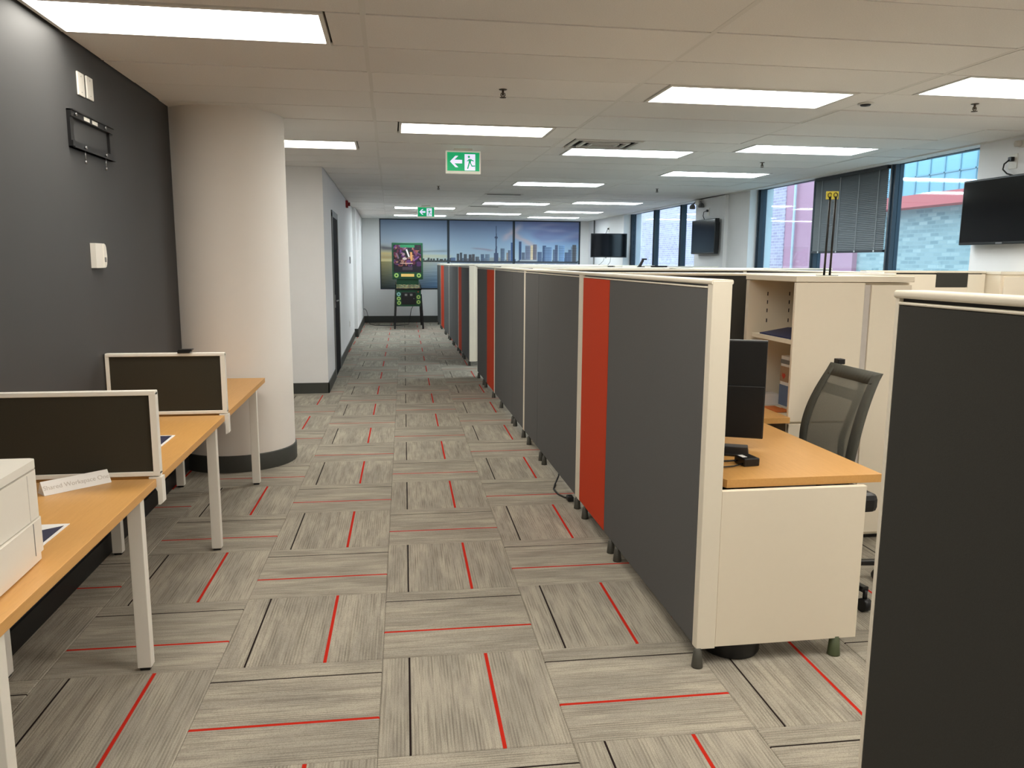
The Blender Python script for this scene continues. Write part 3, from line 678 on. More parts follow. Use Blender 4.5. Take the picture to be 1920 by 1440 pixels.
# waste bin
t = thing('waste_bin', 'black round waste bin under the cubicle desk', 'bin', (1.345, 2.838, 0))
part('bucket', MB().lathe([(0, .001), (.110, .001), (.117, .012), (.122, .28), (.118, .28), (.112, .015), (0, .012)], n=32), 'black_plastic', t, world=False)
part('lip', MB().lathe([(.118, .276), (.126, .276), (.126, .286), (.118, .286), (.118, .276)], n=32), 'black_gloss', t, world=False)
# cable trailing under the walkway partition
solo('power_cable', MB().tube([(1.165, 5.30, .12), (1.155, 5.29, .05), (1.12, 5.24, .008), (1.085, 5.12, .006), (1.09, 5.00, .006), (1.12, 4.92, .006), (1.16, 4.86, .02)], .006).box(1.12, 1.16, 4.83, 4.89, .001, .035, bev=.006), 'black_plastic', 'black power cable and plug on the carpet under the walkway partition', 'cable', (1.12, 5.0, 0))

# ------------------------------------------------------------------ left bench desks
DX0, DX1, DZ = -1.495, -.910, .712
segs = [(1.83, 3.115, 'oak bench desk nearest the camera carrying the printer'), (3.165, 4.395, 'middle oak bench desk between the two screens'), (4.445, 5.80, 'far oak bench desk beside the round column')]
def leg(parent, x, y): part('leg', MB().box(x-.025, x+.025, y-.022, y+.022, .012, DZ-.03, bev=.002).box(x-.018, x+.018, y-.016, y+.016, 0, .012, 1), ['leg_white', 'black_plastic'], parent)
for i, (a, b, lab) in enumerate(segs):
    xb = DX0 if i < 2 else DX0
    t = thing('bench_desk', lab, 'desk', ((DX0+DX1)/2, (a+b)/2, 0), 0, 'oak bench desks')
    if i < 2: tp = MB().box(xb, DX1, a, b, DZ-.032, DZ, bev=.0015)
    else:
        pts = [(DX0, a), (DX1, a), (DX1, b)]
        for q in range(13):
            x = DX1-.02-(DX1-.02-DX0)*q/12; yy = 6.285-math.sqrt(max(0, .445**2-(x+1.20)**2)) if abs(x+1.20) < .445 else 6.285
            pts.append((x, min(b, yy-.012)))
        tp = MB().prism(pts, 'z', DZ-.032, DZ)
    part('desk_top', tp, 'oak_laminate', t)
    ly = {0: [2.985], 1: [4.255], 2: [5.53]}[i]
    for y in ly:
        leg(t, -.952, y); leg(t, -1.455, y)
        part('crossbar', MB().box(-1.43, -.977, y-.02, y+.02, DZ-.075, DZ-.034), 'leg_white', t)
    y = {0: 1.90, 1: 3.24, 2: 4.52}[i]
    if i == 0: leg(t, -.952, y); leg(t, -1.455, y)
    part('beam', MB().box(-1.22, -1.18, a+.02, b-.2, DZ-.07, DZ-.034), 'leg_white', t)
def screen(y, lab):
    t = thing('desk_screen', lab, 'desk divider', (-1.2, y, DZ), 0, 'desk divider screens')
    x0, x1, z0, z1, w_ = -1.505, -.897, DZ-.022+.03, 1.055, .018
    fr_ = MB().box(x0, x1, y-.017, y+.017, z1-w_, z1, bev=.003).box(x0, x1, y-.017, y+.017, z0, z0+w_, bev=.003)
    fr_.box(x0, x0+w_, y-.016, y+.016, z0+w_*.5, z1-w_*.5).box(x1-.024, x1, y-.0165, y+.0165, z0+w_*.5, z1-w_*.5)
    part('frame', fr_, 'leg_white', t)
    part('fabric', MB().box(x0+w_*.7, x1-.02, y-.010, y+.010, z0+w_*.7, z1-w_*.7), 'screen_fabric', t)
    part('bracket', MB().prism([(x1-.042, .716), (x1+.006, .716), (x1+.006, .615), (x1-.004, .607), (x1-.012, .607), (x1-.012, .66)], 'y', y-.022, y+.022), 'leg_white', t)
screen(3.14, 'nearer dark desk divider with white frame behind the name plate'); screen(4.42, 'farther dark desk divider with white frame and a black clip on top')
solo('clip', MB().prism([(-1.135, 1.0555), (-1.075, 1.0555), (-1.070, 1.064), (-1.060, 1.072), (-1.066, 1.075), (-1.13, 1.073), (-1.137, 1.064)], 'y', 4.395, 4.445), 'black_plastic', 'black clip sitting on the far desk divider', 'clip', (-1.1, 4.42, 1.0555))
# printer
t = thing('printer', 'cream desktop laser printer at the left edge of the near desk', 'printer', (-1.2, 2.08, DZ))
def bow(y0, y1, x, d, n=8): return [(x+d*math.sin(math.pi*(i/n)*.5+math.pi*.5), y0+(y1-y0)*i/n) for i in range(n+1)]
def pslab(name, z0, z1, xf, d, y0=1.86, y1=2.30, mat='printer_white', parent=None, xb=-1.42):
    pts = bow(y0, y1-.018, xf, d)+[(xf-.006, y1-.006), (xf-.02, y1), (xb, y1), (xb, y0)]
    return part(name, MB().prism(pts, 'z', z0, z1), mat, parent or t)
Z = DZ
pslab('base', Z+.004, Z+.030, -.985, .010); pslab('paper_tray', Z+.030, Z+.125, -.978, .014); pslab('body', Z+.129, Z+.262, -.982, .008); pslab('lid', Z+.267, Z+.290, -.982, .006)
part('shadow_gap', MB().box(-1.41, -1.0, 1.87, 2.29, Z+.012, Z+.275), 'grey_plastic', t)
part('side_seam', MB().box(-.99, -.9738, 2.225, 2.2268, Z+.032, Z+.123), 'grey_plastic', t)
part('side_seam', MB().box(-.99, -.9795, 2.225, 2.2268, Z+.131, Z+.258), 'grey_print', t)
part('rubber_feet', MB().box(-1.38, -1.34, 1.9, 1.94, Z, Z+.006).box(-1.05, -1.01, 2.2, 2.24, Z, Z+.006).box(-1.38, -1.34, 2.2, 2.24, Z, Z+.006).box(-1.05, -1.01, 1.9, 1.94, Z, Z+.006), 'black_plastic', t)
# name plate
a = Vector((-1.235, 2.925)); b = Vector((-1.062, 3.085)); ang = math.atan2(b.y-a.y, b.x-a.x); ln = (b-a).length
t = thing('name_plate', 'white tent name plate reading Shared Workspace One on the near desk', 'name plate', ((a.x+b.x)/2, (a.y+b.y)/2, DZ), ang)
part('tent', MB().prism([(-.0, .0005), (.03, .046), (.033, .046), (.058, .0005)], 'x', -ln/2, ln/2), 'paper_white', t, world=False)
tm = text_mesh('Shared Workspace One', .0235); tm.materials.append(MATS['grey_print'])
tx = link('lettering', tm, t, (0, .0145, .0232)); tx.rotation_euler = (math.atan2(.046, .03), 0, 0)
tx.location = (0, .0150-.0009, .0230+.0006)
# sheets
def sheet(cx, cy, rz, lab, wd=.20, dp=.27):
    t = thing('printed_sheet', lab, 'sheet', (cx, cy, DZ), rz, 'printed sheets on the bench')
    part('paper', MB().box(-wd/2, wd/2, -dp/2, dp/2, .0003, .002), 'paper_white', t, world=False)
    part('navy_block', MB().prism([(-wd/2+.012, -dp/2+.012), (wd/2-.010, -dp/2+.012), (wd/2-.010, dp/2-.02), (-wd/2+.012, dp/2-.15)], 'z', .002, .0024), 'navy_print', t, 'navy printed block', world=False)
sheet(-1.128, 2.46, 0, 'printed sheet beside the printer on the near desk'); 
t = thing('printed_sheet', 'printed sheet on the middle bench desk behind the near divider', 'sheet', (-1.14, 3.78, DZ), 0, 'printed sheets on the bench')
part('paper', MB().box(-.10, .10, -.115, .12, .0003, .002), 'paper_white', t, world=False); part('navy_block', MB().box(-.09, .088, -.10, .108, .002, .0024), 'navy_print', t, 'navy printed block', world=False)

# ------------------------------------------------------------------ on the dark wall
for y, z0, lab in ((4.36, 2.352, 'left blank white wall plate high on the dark wall'), (4.478, 2.356, 'right blank white wall plate high on the dark wall')):
    t = thing('wall_plate', lab, 'wall plate', (XL, y, z0), 0, 'blank wall plates')
    part('plate', MB().box(0, .009, -.043, .043, 0, .112, bev=.003), 'plastic_white', t, world=False)
    part('screw', MB().cyl((.009, 0, .018), (.0098, 0, .018), .003, n=8).cyl((.009, 0, .094), (.0098, 0, .094), .003, n=8), 'steel', t, world=False)
t = thing('tv_mount', 'empty black television bracket on the dark wall', 'wall mount', (XL, 4.45, 2.08))
part('top_rail', MB().box(0, .022, -.29, .29, .145, .178).box(0, .03, -.29, .29, .172, .178), 'black_plastic', t, world=False)
part('bottom_rail', MB().box(0, .022, -.29, .29, 0, .033).box(0, .03, -.29, .29, 0, .006), 'black_plastic', t, world=False)
part('upright', MB().box(0, .014, -.29, -.25, .033, .145), 'black_plastic', t, world=False); part('upright', MB().box(0, .014, .25, .29, .033, .145), 'black_plastic', t, world=False)
for yy, zz in ((-.24, .16), (.16, .16), (-.14, .018), (.15, .018)): part('bolt', MB().cyl((.022, yy, zz), (.03, yy, zz), .008, n=10), 'steel', t, world=False)
for yy in (-.09, .02): part('sticker', MB().box(.022, .023, yy-.04, yy+.035, .150, .168), 'plastic_white', t, world=False)
for yy in (-.14, .15): part('pull_cord', MB().cyl((.02, yy, 0), (.02, yy, -.045), .003, n=6).cyl((.02, yy, -.045), (.02, yy, -.06), .006, n=8), 'steel', t, world=False)
t = thing('thermostat', 'white thermostat with curved edge at eye level on the dark wall', 'thermostat', (XL, 4.41, 1.505))
part('body', MB().prism([(-.075, 0), (.055, 0), (.070, .02), (.078, .06), (.070, .11), (.058, .126), (-.072, .126)], 'x', 0, .026), 'plastic_white', t, world=False)
part('side_cover', MB().prism([(.030, .004), (.055, .004), (.068, .022), (.076, .06), (.068, .108), (.056, .122), (.030, .122)], 'x', .026, .030), 'plastic_white', t, world=False)
part('display', MB().box(.030, .0308, .035, .06, .03, .055), 'grey_plastic', t, world=False)
# fire alarm, switch, outlet
t = thing('fire_alarm', 'red fire alarm horn high on the corridor wall', 'fire alarm', (XC, 14.2, 2.46))
part('back_box', MB().box(0, .04, -.075, .075, 0, .12, bev=.004), 'red_alarm', t, world=False); part('strobe', MB().box(.04, .075, -.035, .035, .03, .09, bev=.006), 'red_alarm', t, world=False); part('grille', MB().box(.04, .043, -.06, -.04, .02, .1), 'black_plastic', t, world=False)
t = thing('light_switch', 'grey switch plate on the corridor wall past the door', 'switch', (XC, 15.1, 1.50)); part('plate', MB().box(0, .012, -.06, .06, 0, .125, bev=.003), 'grey_plastic', t, world=False); part('toggle', MB().box(.012, .018, -.02, .02, .04, .085), 'plastic_white', t, world=False)
t = thing('wall_outlet', 'white outlet near the floor of the corridor wall', 'outlet', (XC, 14.5, .36)); part('plate', MB().box(0, .006, -.04, .04, 0, .115, bev=.002), 'plastic_white', t, world=False); part('socket', MB().box(.006, .008, -.016, .016, .02, .05).box(.006, .008, -.016, .016, .065, .095), 'grey_print', t, world=False)
t = thing('wall_outlet', 'white outlet with a black plug by the pinball machine', 'outlet', (-.685, 19.7, .30)); part('plate', MB().box(0, .006, -.04, .04, 0, .115, bev=.002), 'plastic_white', t, world=False); part('socket', MB().box(.006, .008, -.016, .016, .065, .095), 'grey_print', t, world=False)

# ------------------------------------------------------------------ skyline blinds
def skyline(px, py):
    """printed picture as a function of x,y in a 377 x 133 frame"""
    x = px; y = py; rng = np.random.RandomState(3)
    A = lambda *c: np.array(c, float)
    t = np.clip(y/82, 0, 1)[..., None]; sx = np.clip(x/377, 0, 1)[..., None]
    top = A(132, 152, 180)*(1-sx)+A(112, 130, 184)*sx; mid = A(164, 176, 188)*(1-sx)+A(140, 178, 216)*sx; low = A(222, 204, 140)*(1-np.clip(sx*3.2, 0, 1))+A(176, 196, 206)*np.clip(sx*3.2, 0, 1)
    c = np.where(t < .55, top+(mid-top)*(t/.55), mid+(low-mid)*((t-.55)/.45))
    def nz(fx, fy, ph):
        return (np.sin(x*fx+2.1*np.sin(y*fy+ph)+ph)+np.sin(x*fx*2.3+y*fy*1.7+ph*2.2)*.6+np.sin(x*fx*.6-y*fy*2.9+ph*.7)*.5)/2.1
    def over(c, col, a): a = np.clip(a, 0, 1)[..., None]; return c*(1-a)+A(*col)*a
    def band(x0, y0, x1, y1, th): 
        k = np.clip((x-x0)/(x1-x0), 0, 1); yc = y0+(y1-y0)*k; return np.exp(-((y-yc-2*nz(.05, .2, x0))/th)**2)*((x > x0-6)*np.clip((x-x0+6)/12, 0, 1)*np.clip((x1+6-x)/12, 0, 1))
    for b_, col, s in (((0, 56, 46, 60, 4), (92, 92, 98), .9), ((0, 66, 60, 66, 4), (214, 186, 118), .7), ((0, 72, 70, 74, 3), (172, 140, 92), .6), ((36, 64, 125, 60, 2), (120, 128, 134), .6), ((60, 72, 130, 70, 3), (196, 192, 150), .6), ((172, 55, 208, 58, 1.6), (150, 140, 160), .8)): c = over(c, col, band(*b_)*s)
    c = over(c, (196, 184, 196), band(228, 36, 262, 12, 7)*.8); c = over(c, (190, 176, 184), band(245, 26, 292, 52, 5)*.85)
    big = np.clip((x-250)/50, 0, 1)*np.clip((50-y)/16, 0, 1)*np.clip((x-250)*.75+8-y*.9, 0, 12)/12
    c = over(c, (118, 124, 172), big*(.55+.3*nz(.06, .16, 2))); c = over(c, (170, 172, 200), big*np.clip(nz(.045, .2, 5), 0, 1)*.5)
    # water
    yh = 81.5; wv = np.clip((y-yh)/50, 0, 1)[..., None]; s2 = np.clip(x/150, 0, 1)[..., None]
    wat = (A(150, 138, 92)*(1-s2)+A(168, 184, 200)*s2)*(1-wv)+(A(66, 72, 66)*(1-s2)+A(96, 140, 196)*s2)*wv
    wat = wat+(nz(.05, .9, 4)*14*np.clip(wv[..., 0]*2, .2, 1))[..., None]
    c = np.where((y > yh)[..., None], wat, c)
    c = over(c, (58, 66, 84), np.exp(-((y-yh-5)/3.2)**2)*np.clip((x-130)/40, 0, 1)*.75); c = over(c, (210, 220, 235), (np.sin(x*.75)+np.sin(x*.31)*.8 > .9)*(y > yh+3)*(y < yh+12)*np.clip((x-130)/10, 0, 1)*.5)
    def rect(c, x0, x1, y0, col, y1=81, st=0):
        mk = (x >= x0)*(x < x1)*(y >= y0)*(y < y1); sh = 1+.16*((x-x0)/(x1-x0)-.5); cc = A(*col)*sh[..., None]
        if st: cc = cc*(1+.10*np.sign(np.sin(y*2.6))[..., None])*(1+.07*np.sign(np.sin(x*2.2))[..., None])
        return np.where(mk[..., None], cc, c)
    c = rect(c, 60, 130, 78.5, (62, 66, 60), 82)
    for i in range(12): a_ = 72+i*5+rng.rand()*3; c = rect(c, a_, a_+3.6, 73+rng.rand()*5, (70, 74, 72), 82)
    K = lambda v: v/5.333+129; T = lambda v: v/5.333-18
    for i in range(26): a_ = 128+i*9.6+rng.rand()*4; c = rect(c, a_, a_+5+rng.rand()*5, 71+rng.rand()*8, (82+rng.rand()*30, 98+rng.rand()*26, 120+rng.rand()*24), 82)
    for x0, x1, yt, col in ((65, 90, 445, (74, 78, 84)), (95, 120, 435, (70, 76, 84)), (135, 165, 450, (80, 84, 90)), (185, 213, 455, (76, 78, 84)), (216, 246, 450, (86, 86, 90)), (250, 290, 475, (92, 98, 108)), (305, 340, 450, (86, 104, 128)),
                            (345, 552, 482, (150, 158, 158)), (350, 392, 450, (108, 126, 146)), (505, 545, 390, (98, 116, 140)), (565, 580, 432, (150, 138, 128)), (580, 606, 405, (104, 116, 140)), (608, 642, 325, (66, 96, 146)), (690, 716, 315, (60, 80, 116)),
                            (720, 750, 430, (92, 104, 124)), (755, 806, 360, (112, 122, 146)), (806, 832, 355, (212, 196, 164)), (832, 873, 345, (112, 110, 122)), (880, 926, 420, (84, 104, 134)), (930, 966, 355, (70, 92, 128)), (952, 1028, 370, (110, 138, 176)),
                            (1040, 1058, 395, (96, 112, 140)), (1060, 1090, 347, (82, 96, 124)), (1100, 1156, 352, (120, 156, 198)), (1160, 1196, 425, (88, 108, 140)), (1196, 1226, 395, (92, 112, 144)), (1226, 1288, 362, (128, 150, 174)), (1238, 1278, 345, (92, 96, 104))):
        c = rect(c, K(x0), K(x1), T(yt), col, 81.5, 1)
    c = rect(c, K(700), K(870), T(505), (172, 180, 186), T(520)); c = rect(c, 130, 372, 79.5, (58, 66, 76), 82.5)
    tx_ = 215.2; hw = np.where(y < 26, .55, np.where(y < 34, .9, 1.1+np.clip(y-36, 0, 60)*.022)); tw = (np.abs(x-tx_) < hw)*(y > 12)*(y < 81)
    pod = ((x-tx_)/3.0)**2+((y-34)/2.4)**2 < 1; bs = (np.abs(x-tx_) < 4)*(y > 64)*(y < 80)
    c = np.where((tw | pod | bs)[..., None], A(70, 84, 112), c)
    return c
for i, (xa, xb, lab) in enumerate(((-.235, 1.43, 'printed roller blind with sunset over water, left behind the pinball machine'), (1.49, 3.11, 'printed roller blind showing the tall needle tower, in the middle'), (3.17, 4.85, 'printed roller blind with high rise towers, rightmost on the far wall'))):
    z0, z1 = .875, 2.575
    def fn(s, t_, xa=xa, xb=xb):
        X = xa+(xb-xa)*s; Zz = z0+(z1-z0)*t_
        return skyline((X+.26)/5.16*377, (2.61-Zz)/1.745*133)
    t = thing('roller_blind', lab, 'blind', ((xa+xb)/2, YF-.02, z0), 0, 'skyline roller blinds')
    print_obj('printed_cloth', (lambda g: ([(x-t.location.x, y-t.location.y, z-t.location.z) for x, y, z in g[0]], g[1], g[2]))(print_grid(xa, xb, z0, z1, YF-.02, 200, 190, fn)), 'printed_fabric', t)
    part('roller', MB().cyl((xa, YF+.0, 2.585), (xb, YF+.0, 2.585), .014, n=12), 'blind_rail', t); part('bottom_bar', MB().box(xa, xb, YF-.026, YF-.012, z0-.012, z0+.004), 'blind_rail', t)

# ------------------------------------------------------------------ pinball machine
pb = thing('pinball_machine', 'green pinball machine standing in front of the left skyline blind', 'pinball machine', (.40, 18.75, 0))
cx = 0.0
fy, by = -.45, .62                       # front and back of the cabinet
part('cabinet', MB().prism([(fy, .52), (fy, .90), (by, 1.02), (by, .62)], 'x', -.285, .285), 'machine_green', pb, world=False)
part('side_rail', MB().prism([(fy-.01, .905), (fy-.01, .935), (by, 1.055), (by, 1.02)], 'x', -.300, -.275), 'black_gloss', pb, world=False)
part('side_rail', MB().prism([(fy-.01, .905), (fy-.01, .935), (by, 1.055), (by, 1.02)], 'x', .275, .300), 'black_gloss', pb, world=False)
part('lockdown_bar', MB().box(-.295, .295, fy-.02, fy+.04, .895, .935, bev=.008), 'black_gloss', pb, world=False)
def pf(s, t_):
    v = np.sin(s*19+3*np.sin(t_*11))+np.sin(t_*23+2*np.sin(s*9)); pal = np.array([(70, 110, 70), (196, 180, 120), (120, 150, 120), (180, 120, 80), (60, 90, 110)], float)
    return pal[np.clip(((v+2)/4*5).astype(int), 0, 4)]
g = print_grid(-.27, .27, 0, 1, 0, 40, 60, pf, 0); vs = [(x, fy+.04+(by-.14-fy)*z, .912+.105*z+.001) for x, y, z in g[0]]; 
print_obj('playfield', (vs, g[1], g[2]), 'backglass_print', pb)
hd = part('backbox', MB().box(-.365, .365, .30, .60, 1.12, 1.985, bev=.01), 'machine_green', pb, world=False)
part('neck', MB().box(-.26, .26, .34, .58, .98, 1.13), 'machine_green', pb, world=False)
def art(s, t_):
    base = np.zeros(s.shape+(3,))+np.array((36, 26, 36), float)
    r = np.random.RandomState(12)
    for k in range(170):
        u, v = r.rand(), .22+.75*r.rand(); rx, ry = .02+.07*r.rand(), .02+.08*r.rand(); a = r.rand()*3.1
        col = [(96, 58, 110), (70, 44, 84), (132, 76, 70), (40, 34, 44), (60, 30, 46), (150, 110, 96), (88, 40, 60), (30, 40, 36)][r.randint(8)]
        dx, dy = s-u, t_-v; p, q = dx*np.cos(a)+dy*np.sin(a), -dx*np.sin(a)+dy*np.cos(a)
        base[(p/rx)**2+(q/ry)**2 < 1] = col
    def poly(x0, y0, x1, y1, w_, col):
        L = math.hypot(x1-x0, y1-y0); d = np.abs((x1-x0)*(t_-y0)-(y1-y0)*(s-x0))/L; k = ((s-x0)*(x1-x0)+(t_-y0)*(y1-y0))/L/L
        base[(d < w_)*(k > 0)*(k < 1)] = col
    poly(.47, .84, .56, .56, .026, (222, 212, 210)); base[((s-.40)/.08)**2+((t_-.50)/.045)**2 < 1] = (196, 178, 172); base[((s-.36)/.05)**2+((t_-.66)/.05)**2 < 1] = (150, 120, 130);  poly(.635, .74, .645, .42, .032, (210, 150, 90)); poly(.60, .66, .70, .60, .02, (196, 140, 96)); poly(.24, .33, .70, .33, .014, (232, 190, 170)); poly(.72, .42, .92, .58, .022, (130, 84, 140)); poly(.74, .80, .84, .62, .03, (112, 60, 84)); poly(.10, .70, .18, .50, .03, (120, 96, 112))
    base[(t_ > .9)*(np.abs(s-.5) < .26)] = (46, 120, 80); base[(t_ < .22)] = (34, 34, 42); base[(t_ < .2)*(np.abs(s-.5) < .18)*(t_ > .08)] = (70, 60, 70)
    return base
print_obj('backglass', print_grid(-.325, .325, 1.29, 1.93, .297, 90, 90, art), 'backglass_print', hd)
part('speaker_panel', MB().box(-.33, .33, .294, .30, 1.15, 1.285), 'machine_green', hd, world=False)
part('score_display', MB().box(-.155, .155, .288, .294, 1.185, 1.252), 'score_amber', hd, world=False)
for s_ in (-1, 1): part('speaker', MB().cyl((s_*.265, .284, 1.215), (s_*.265, .294, 1.215), .052, n=20).cyl((s_*.265, .280, 1.215), (s_*.265, .284, 1.215), .022, n=14, m=1), ['dial_green', 'machine_green'], hd, world=False)
cd_ = part('coin_door', MB().box(-.165, .165, fy-.014, fy, .565, .845, bev=.008), 'black_plastic', pb, world=False)
for s_ in (-1, 1): part('coin_slot', MB().box(s_*.06-.028, s_*.06+.028, fy-.018, fy-.014, .76, .81), 'grey_plastic', cd_, world=False)
part('lock', MB().cyl((.12, fy-.018, .70), (.12, fy-.014, .70), .009, n=10), 'steel', cd_, world=False)
for x, z, mt in ((-.225, .80, 'dial_blue'), (-.225, .70, 'dial_green'), (-.22, .60, 'dial_green'), (.225, .735, 'dial_green'), (.225, .62, 'dial_green')):
    part('decal', MB().cyl((x, fy-.003, z), (x, fy, z), .045, n=18).cyl((x, fy-.0045, z), (x, fy-.003, z), .018, n=12, m=1), [mt, 'machine_green'], pb, world=False)
part('start_button', MB().cyl((.22, fy-.01, .855), (.22, fy, .855), .014, n=10), 'red_print', pb, world=False)
for s_ in (-1, 1):
    for yy, o_, zt in ((fy+.01, -.06, .80), (by-.02, .05, .88)):
        part('leg', MB()._add([(s_*.26, yy, zt), (s_*.302, yy, zt), (s_*.302, yy+.04*(1 if o_ < 0 else -1), zt), (s_*.26, yy+.04*(1 if o_ < 0 else -1), zt), (s_*.305, yy+o_*.6, .015), (s_*.345, yy+o_*.6, .015), (s_*.345, yy+o_*.6+.03*(1 if o_ < 0 else -1), .015), (s_*.305, yy+o_*.6+.03*(1 if o_ < 0 else -1), .015)],
             [(0, 1, 2, 3), (7, 6, 5, 4), (0, 4, 5, 1), (1, 5, 6, 2), (2, 6, 7, 3), (3, 7, 4, 0)]).cyl((s_*.325, yy+o_*.6+.012*(1 if o_ < 0 else -1), 0), (s_*.325, yy+o_*.6+.012*(1 if o_ < 0 else -1), .02), .022, n=12), 'black_plastic', pb, world=False)
solo('power_cable', MB().tube([(-.678, 19.7, .38), (-.64, 19.69, .385), (-.60, 19.66, .34), (-.56, 19.60, .16), (-.52, 19.5, .02), (-.40, 19.3, .006), (-.10, 19.2, .006), (.20, 19.28, .006), (.42, 19.6, .006), (.44, 20.05, .01), (.50, 20.0, .35), (.58, 19.42, .56)], .007), 'black_plastic', 'black cord running from the wall outlet to the pinball machine', 'cable', (0, 19.4, 0))

# ------------------------------------------------------------------ televisions and fittings on the window side
def tv(lab, loc, rz, wd, ht, th, logo=False, boxy=False):
    t = thing('television', lab, 'television', loc, rz)       # local: faces -Y, centre of face at origin
    part('cabinet', MB().box(-wd/2, wd/2, 0, th, -ht/2, ht/2, bev=.006), 'black_plastic', t, world=False)
    part('screen', MB().box(-wd/2+.014, wd/2-.014, -.002, 0, -ht/2+.022, ht/2-.014), 'screen_glass', t, world=False)
    if boxy: part('back_shell', MB().box(-wd/2+.06, wd/2-.06, th, th+.035, -ht/2+.05, ht/2-.05, bev=.012), 'black_plastic', t, world=False)
    if logo: part('logo_bar', MB().box(-.035, .035, -.004, -.002, -ht/2+.004, -ht/2+.016), 'steel', t, world=False)
    return t
t = tv('large flat television on the wall at the right edge', (5.0, 5.93, 1.998), -math.pi/2, .95, .552, .05, True)
part('mount', MB().box(-.2, .2, .05, .12, -.12, .12), 'black_plastic', t, world=False)
t = tv('boxy thick television on the middle window pier', (4.985, 12.25, 1.97), -math.pi/2, .96, .545, .07, False, True)
part('mount', MB().box(-.15, .15, .07, .115, -.12, .12), 'black_plastic', t, world=False)
t = tv('television swung out from the wall beside the far window', (4.72, 16.85, 1.918), -.04, .80, .515, .05)
part('mount', MB().box(-.1, .1, .05, .09, -.1, .1), 'black_plastic', t, world=False)
part('swing_arm', MB().cyl((0, .08, 0), (.15, .30, 0), .02, n=8).cyl((.15, .30, 0), (.42, .50, 0), .02, n=8), 'black_plastic', t, world=False)
part('hanging_cable', MB().tube([(-.08, .06, -.25), (-.10, .08, -.33), (-.16, .1, -.40), (-.26, .12, -.46)], .005).tube([(.06, .06, -.25), (.05, .08, -.36), (-.02, .1, -.46)], .005).cyl((-.06, .02, -.28), (-.06, .02, -.25), .012, n=8), 'grey_plastic', t, world=False)
def tv_socket(lab, y, z, x, pts):
    t = thing('tv_socket', lab, 'outlet', (x, y, z), 0, 'television outlets')
    part('plate', MB().box(-.008, 0, -.045, .045, -.06, .06, bev=.002), 'plastic_white', t, world=False)
    part('plug', MB().box(-.04, -.008, -.02, .02, .0, .035, bev=.004), 'black_plastic', t, world=False)
    part('lead', MB().tube(pts, .006), 'black_plastic', t, world=False)
tv_socket('outlet with black plug above the right edge television', 6.0, 2.40, XR, [(-.035, 0, .015), (-.06, .03, -.02), (-.05, .05, -.06), (-.05, 0, -.10), (-.05, -.08, -.125)])
tv_socket('outlet with black plug above the boxy television', 12.33, 2.37, 5.10, [(-.035, 0, .015), (-.06, .05, .0), (-.05, .1, -.06), (-.03, .06, -.14)])
tv_socket('outlet with black plug above the swung out television', 18.3, 2.32, XR, [(-.035, 0, .015), (-.06, -.03, -.03), (-.12, -.15, -.10), (-.2, -.4, -.16)])
t = thing('emergency_light', 'twin headed emergency lamp high on the window pier', 'emergency light', (5.10, 12.72, 2.53))
part('battery_box', MB().box(-.05, 0, -.08, .08, -.02, .055, bev=.005), 'plastic_white', t, world=False)
for s_ in (-1, 1): part('lamp_head', MB().cyl((-.03, s_*.10, .03), (-.05, s_*.17, -.01), .012, n=8).lathe([(0, -.05), (.045, -.05), (.05, -.03), (.04, .01), (.015, .03), (0, .03)], (-.05, s_*.19, -.03), 16), 'grey_plastic', t, world=False)
t = thing('emergency_light', 'round beige emergency lamp head at the right edge of the wall', 'emergency light', (XR, 5.92, 2.53))
part('base', MB().cyl((0, 0, 0), (-.025, 0, 0), .03, n=14), 'plastic_white', t, world=False); part('lamp_head', MB().lathe([(0, -.022), (.024, -.022), (.030, 0), (.022, .022), (0, .025)], (-.045, 0, 0), 16), 'grey_print', t, world=False)
struct('trim_2', MB().cyl((XR-.025, 19.6, .2), (XR-.025, 19.6, H), .018, n=10), 'grey_plastic', 'white conduit in the far right corner')
# venetian blind on the second window light
t = thing('venetian_blind', 'dark grey slatted blind half covering the near window', 'blind', (5.27, 8.6, 1.68))
y0, y1 = 7.90, 9.36
sl = MB(); nsl = 42
for i in range(nsl):
    z = 1.715+(2.56-1.715)*i/(nsl-1); sl._add([(5.262, y0, z-.0125), (5.279, y0, z+.0125), (5.279, y1, z+.0125), (5.262, y1, z-.0125), (5.262, y0, z-.0113), (5.279, y0, z+.0137), (5.279, y1, z+.0137), (5.262, y1, z-.0113)], [(0, 1, 2, 3), (7, 6, 5, 4), (0, 4, 5, 1), (1, 5, 6, 2), (2, 6, 7, 3), (3, 7, 4, 0)])
part('slats', sl, 'blind_slat', t, kind='stuff')
part('bottom_rail', MB().box(5.258, 5.29, y0, y1, 1.680, 1.708), 'blind_rail', t); part('head_rail', MB().box(5.25, 5.295, y0, y1, 2.56, 2.598), 'blind_rail', t)
for yy in (8.05, 8.42, 8.80, 9.20): part('ladder_cord', MB().box(5.2585, 5.2605, yy-.006, yy+.006, 1.70, 2.57), 'blind_cord', t)
for yy in (8.05, 8.42, 8.80, 9.20): part('cord_button', MB().box(5.253, 5.258, yy-.012, yy+.012, 1.684, 1.704), 'cord_grey', t)
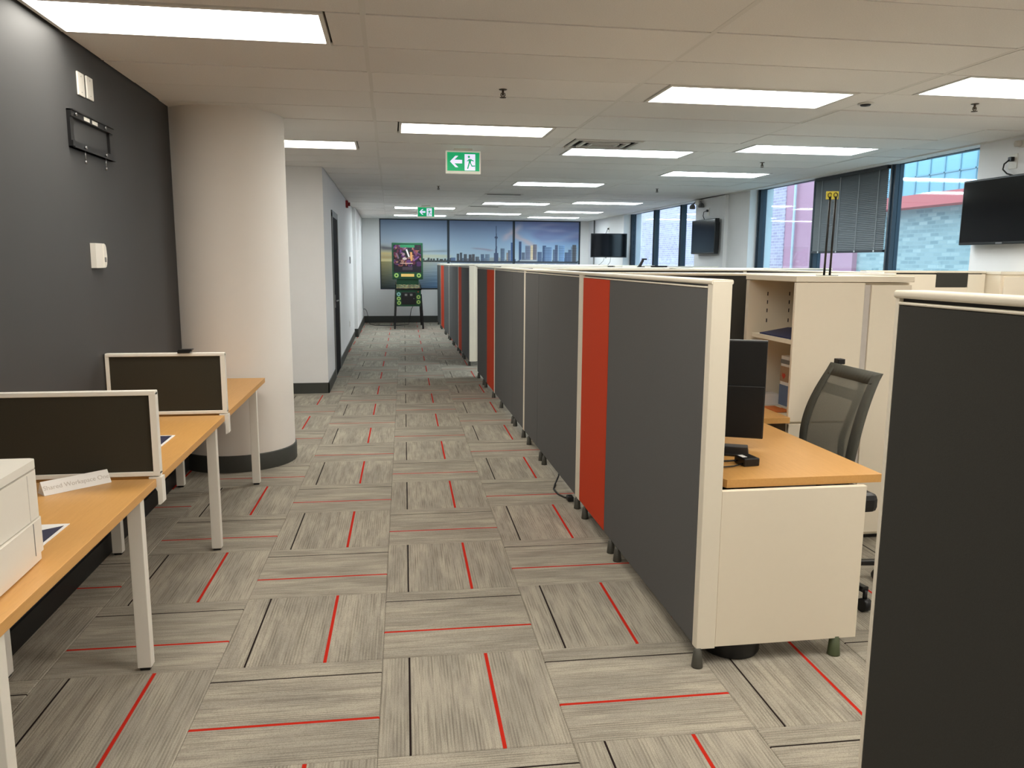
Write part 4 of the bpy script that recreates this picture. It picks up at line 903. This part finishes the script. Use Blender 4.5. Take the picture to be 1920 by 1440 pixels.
# clutter just above the cubicle tops
t = thing('document_stand', 'black angled stand rising above the cubicle tops', 'stand', (2.86, 8.77, 1.499)); part('post', MB().box(-.06, .02, -.02, .02, 0, .01).prism([(-.055, .008), (-.02, .008), (.01, .07), (.012, .085), (-.012, .085), (-.03, .05)], 'y', -.012, .012), 'black_plastic', t, world=False); part('bracket', MB().box(-.01, .045, -.014, .014, .082, .10), 'black_plastic', t, world=False)
t = thing('desk_tray', 'flat black tray lying on a cubicle top below the far window', 'tray', (3.33, 8.77, 1.50)); t.location = (2.98, 8.75, 1.499)
part('tray', MB().box(-.02, .16, -.028, .028, 0, .018, bev=.003), 'black_plastic', t, world=False)
part('rim', MB().box(-.022, .162, -.03, .03, .014, .019), 'black_plastic', t, world=False)

# ------------------------------------------------------------------ outside: neighbouring building across the lane
tag(link('outdoor_ground', MB().box(5.6, 14, -6, 40, -3.2, -3.0).mesh('outdoor_ground', ['outdoor_ground'])), kind='structure')
XB = 9.0
ob = thing('brick_building', 'neighbouring brick building across the lane outside the windows', 'building', (XB, 14, -3))
part('grey_brick_wall', MB().box(XB, XB+.4, 2, 14.3, -3, 2.50), 'brick_grey', ob, 'pale grey brick wall')
part('red_wall', MB().box(XB-.10, XB+.4, 14.3, 17.05, -3, 7), 'pink_wall', ob, 'smooth pinkish red wall')
part('purple_brick_wall', MB().box(XB-.12, XB+.4, 17.05, 40, -3, 7), 'brick_purple', ob, 'pale purple brick wall')
part('fascia', MB().prism([(XB-.35, 2.50), (XB-.35, 2.70), (XB+.1, 2.72), (XB+.1, 2.50)], 'y', 2, 14.3), 'red_fascia', ob, 'red fascia band')
part('upper_wall', MB().box(XB+.06, XB+.4, 2, 14.3, 2.5, 7), 'steel_window', ob)
wy = [14.2-.36*i for i in range(18)]; wz = [2.74, 3.05, 3.36]
for i in range(len(wy)-1):
    for a_, b_ in zip(wz[:-1], wz[1:]):
        part('pane', MB().box(XB+.035, XB+.05, wy[i+1]+.012, wy[i]-.012, a_+.012, b_-.012), 'sky_pane', ob)
part('window_bars', (lambda m_: [m_.box(XB+.02, XB+.058, y-.012, y+.012, 2.72, 3.5) for y in wy] and [m_.box(XB+.02, XB+.058, wy[-1], wy[0], z-.012, z+.012) for z in wz] and m_)(MB()), 'steel_window', ob)
part('drain_pipe', MB().cyl((XB-.16, 16.55, -3), (XB-.16, 16.55, 7), .03, n=10), 'cord_grey', ob)
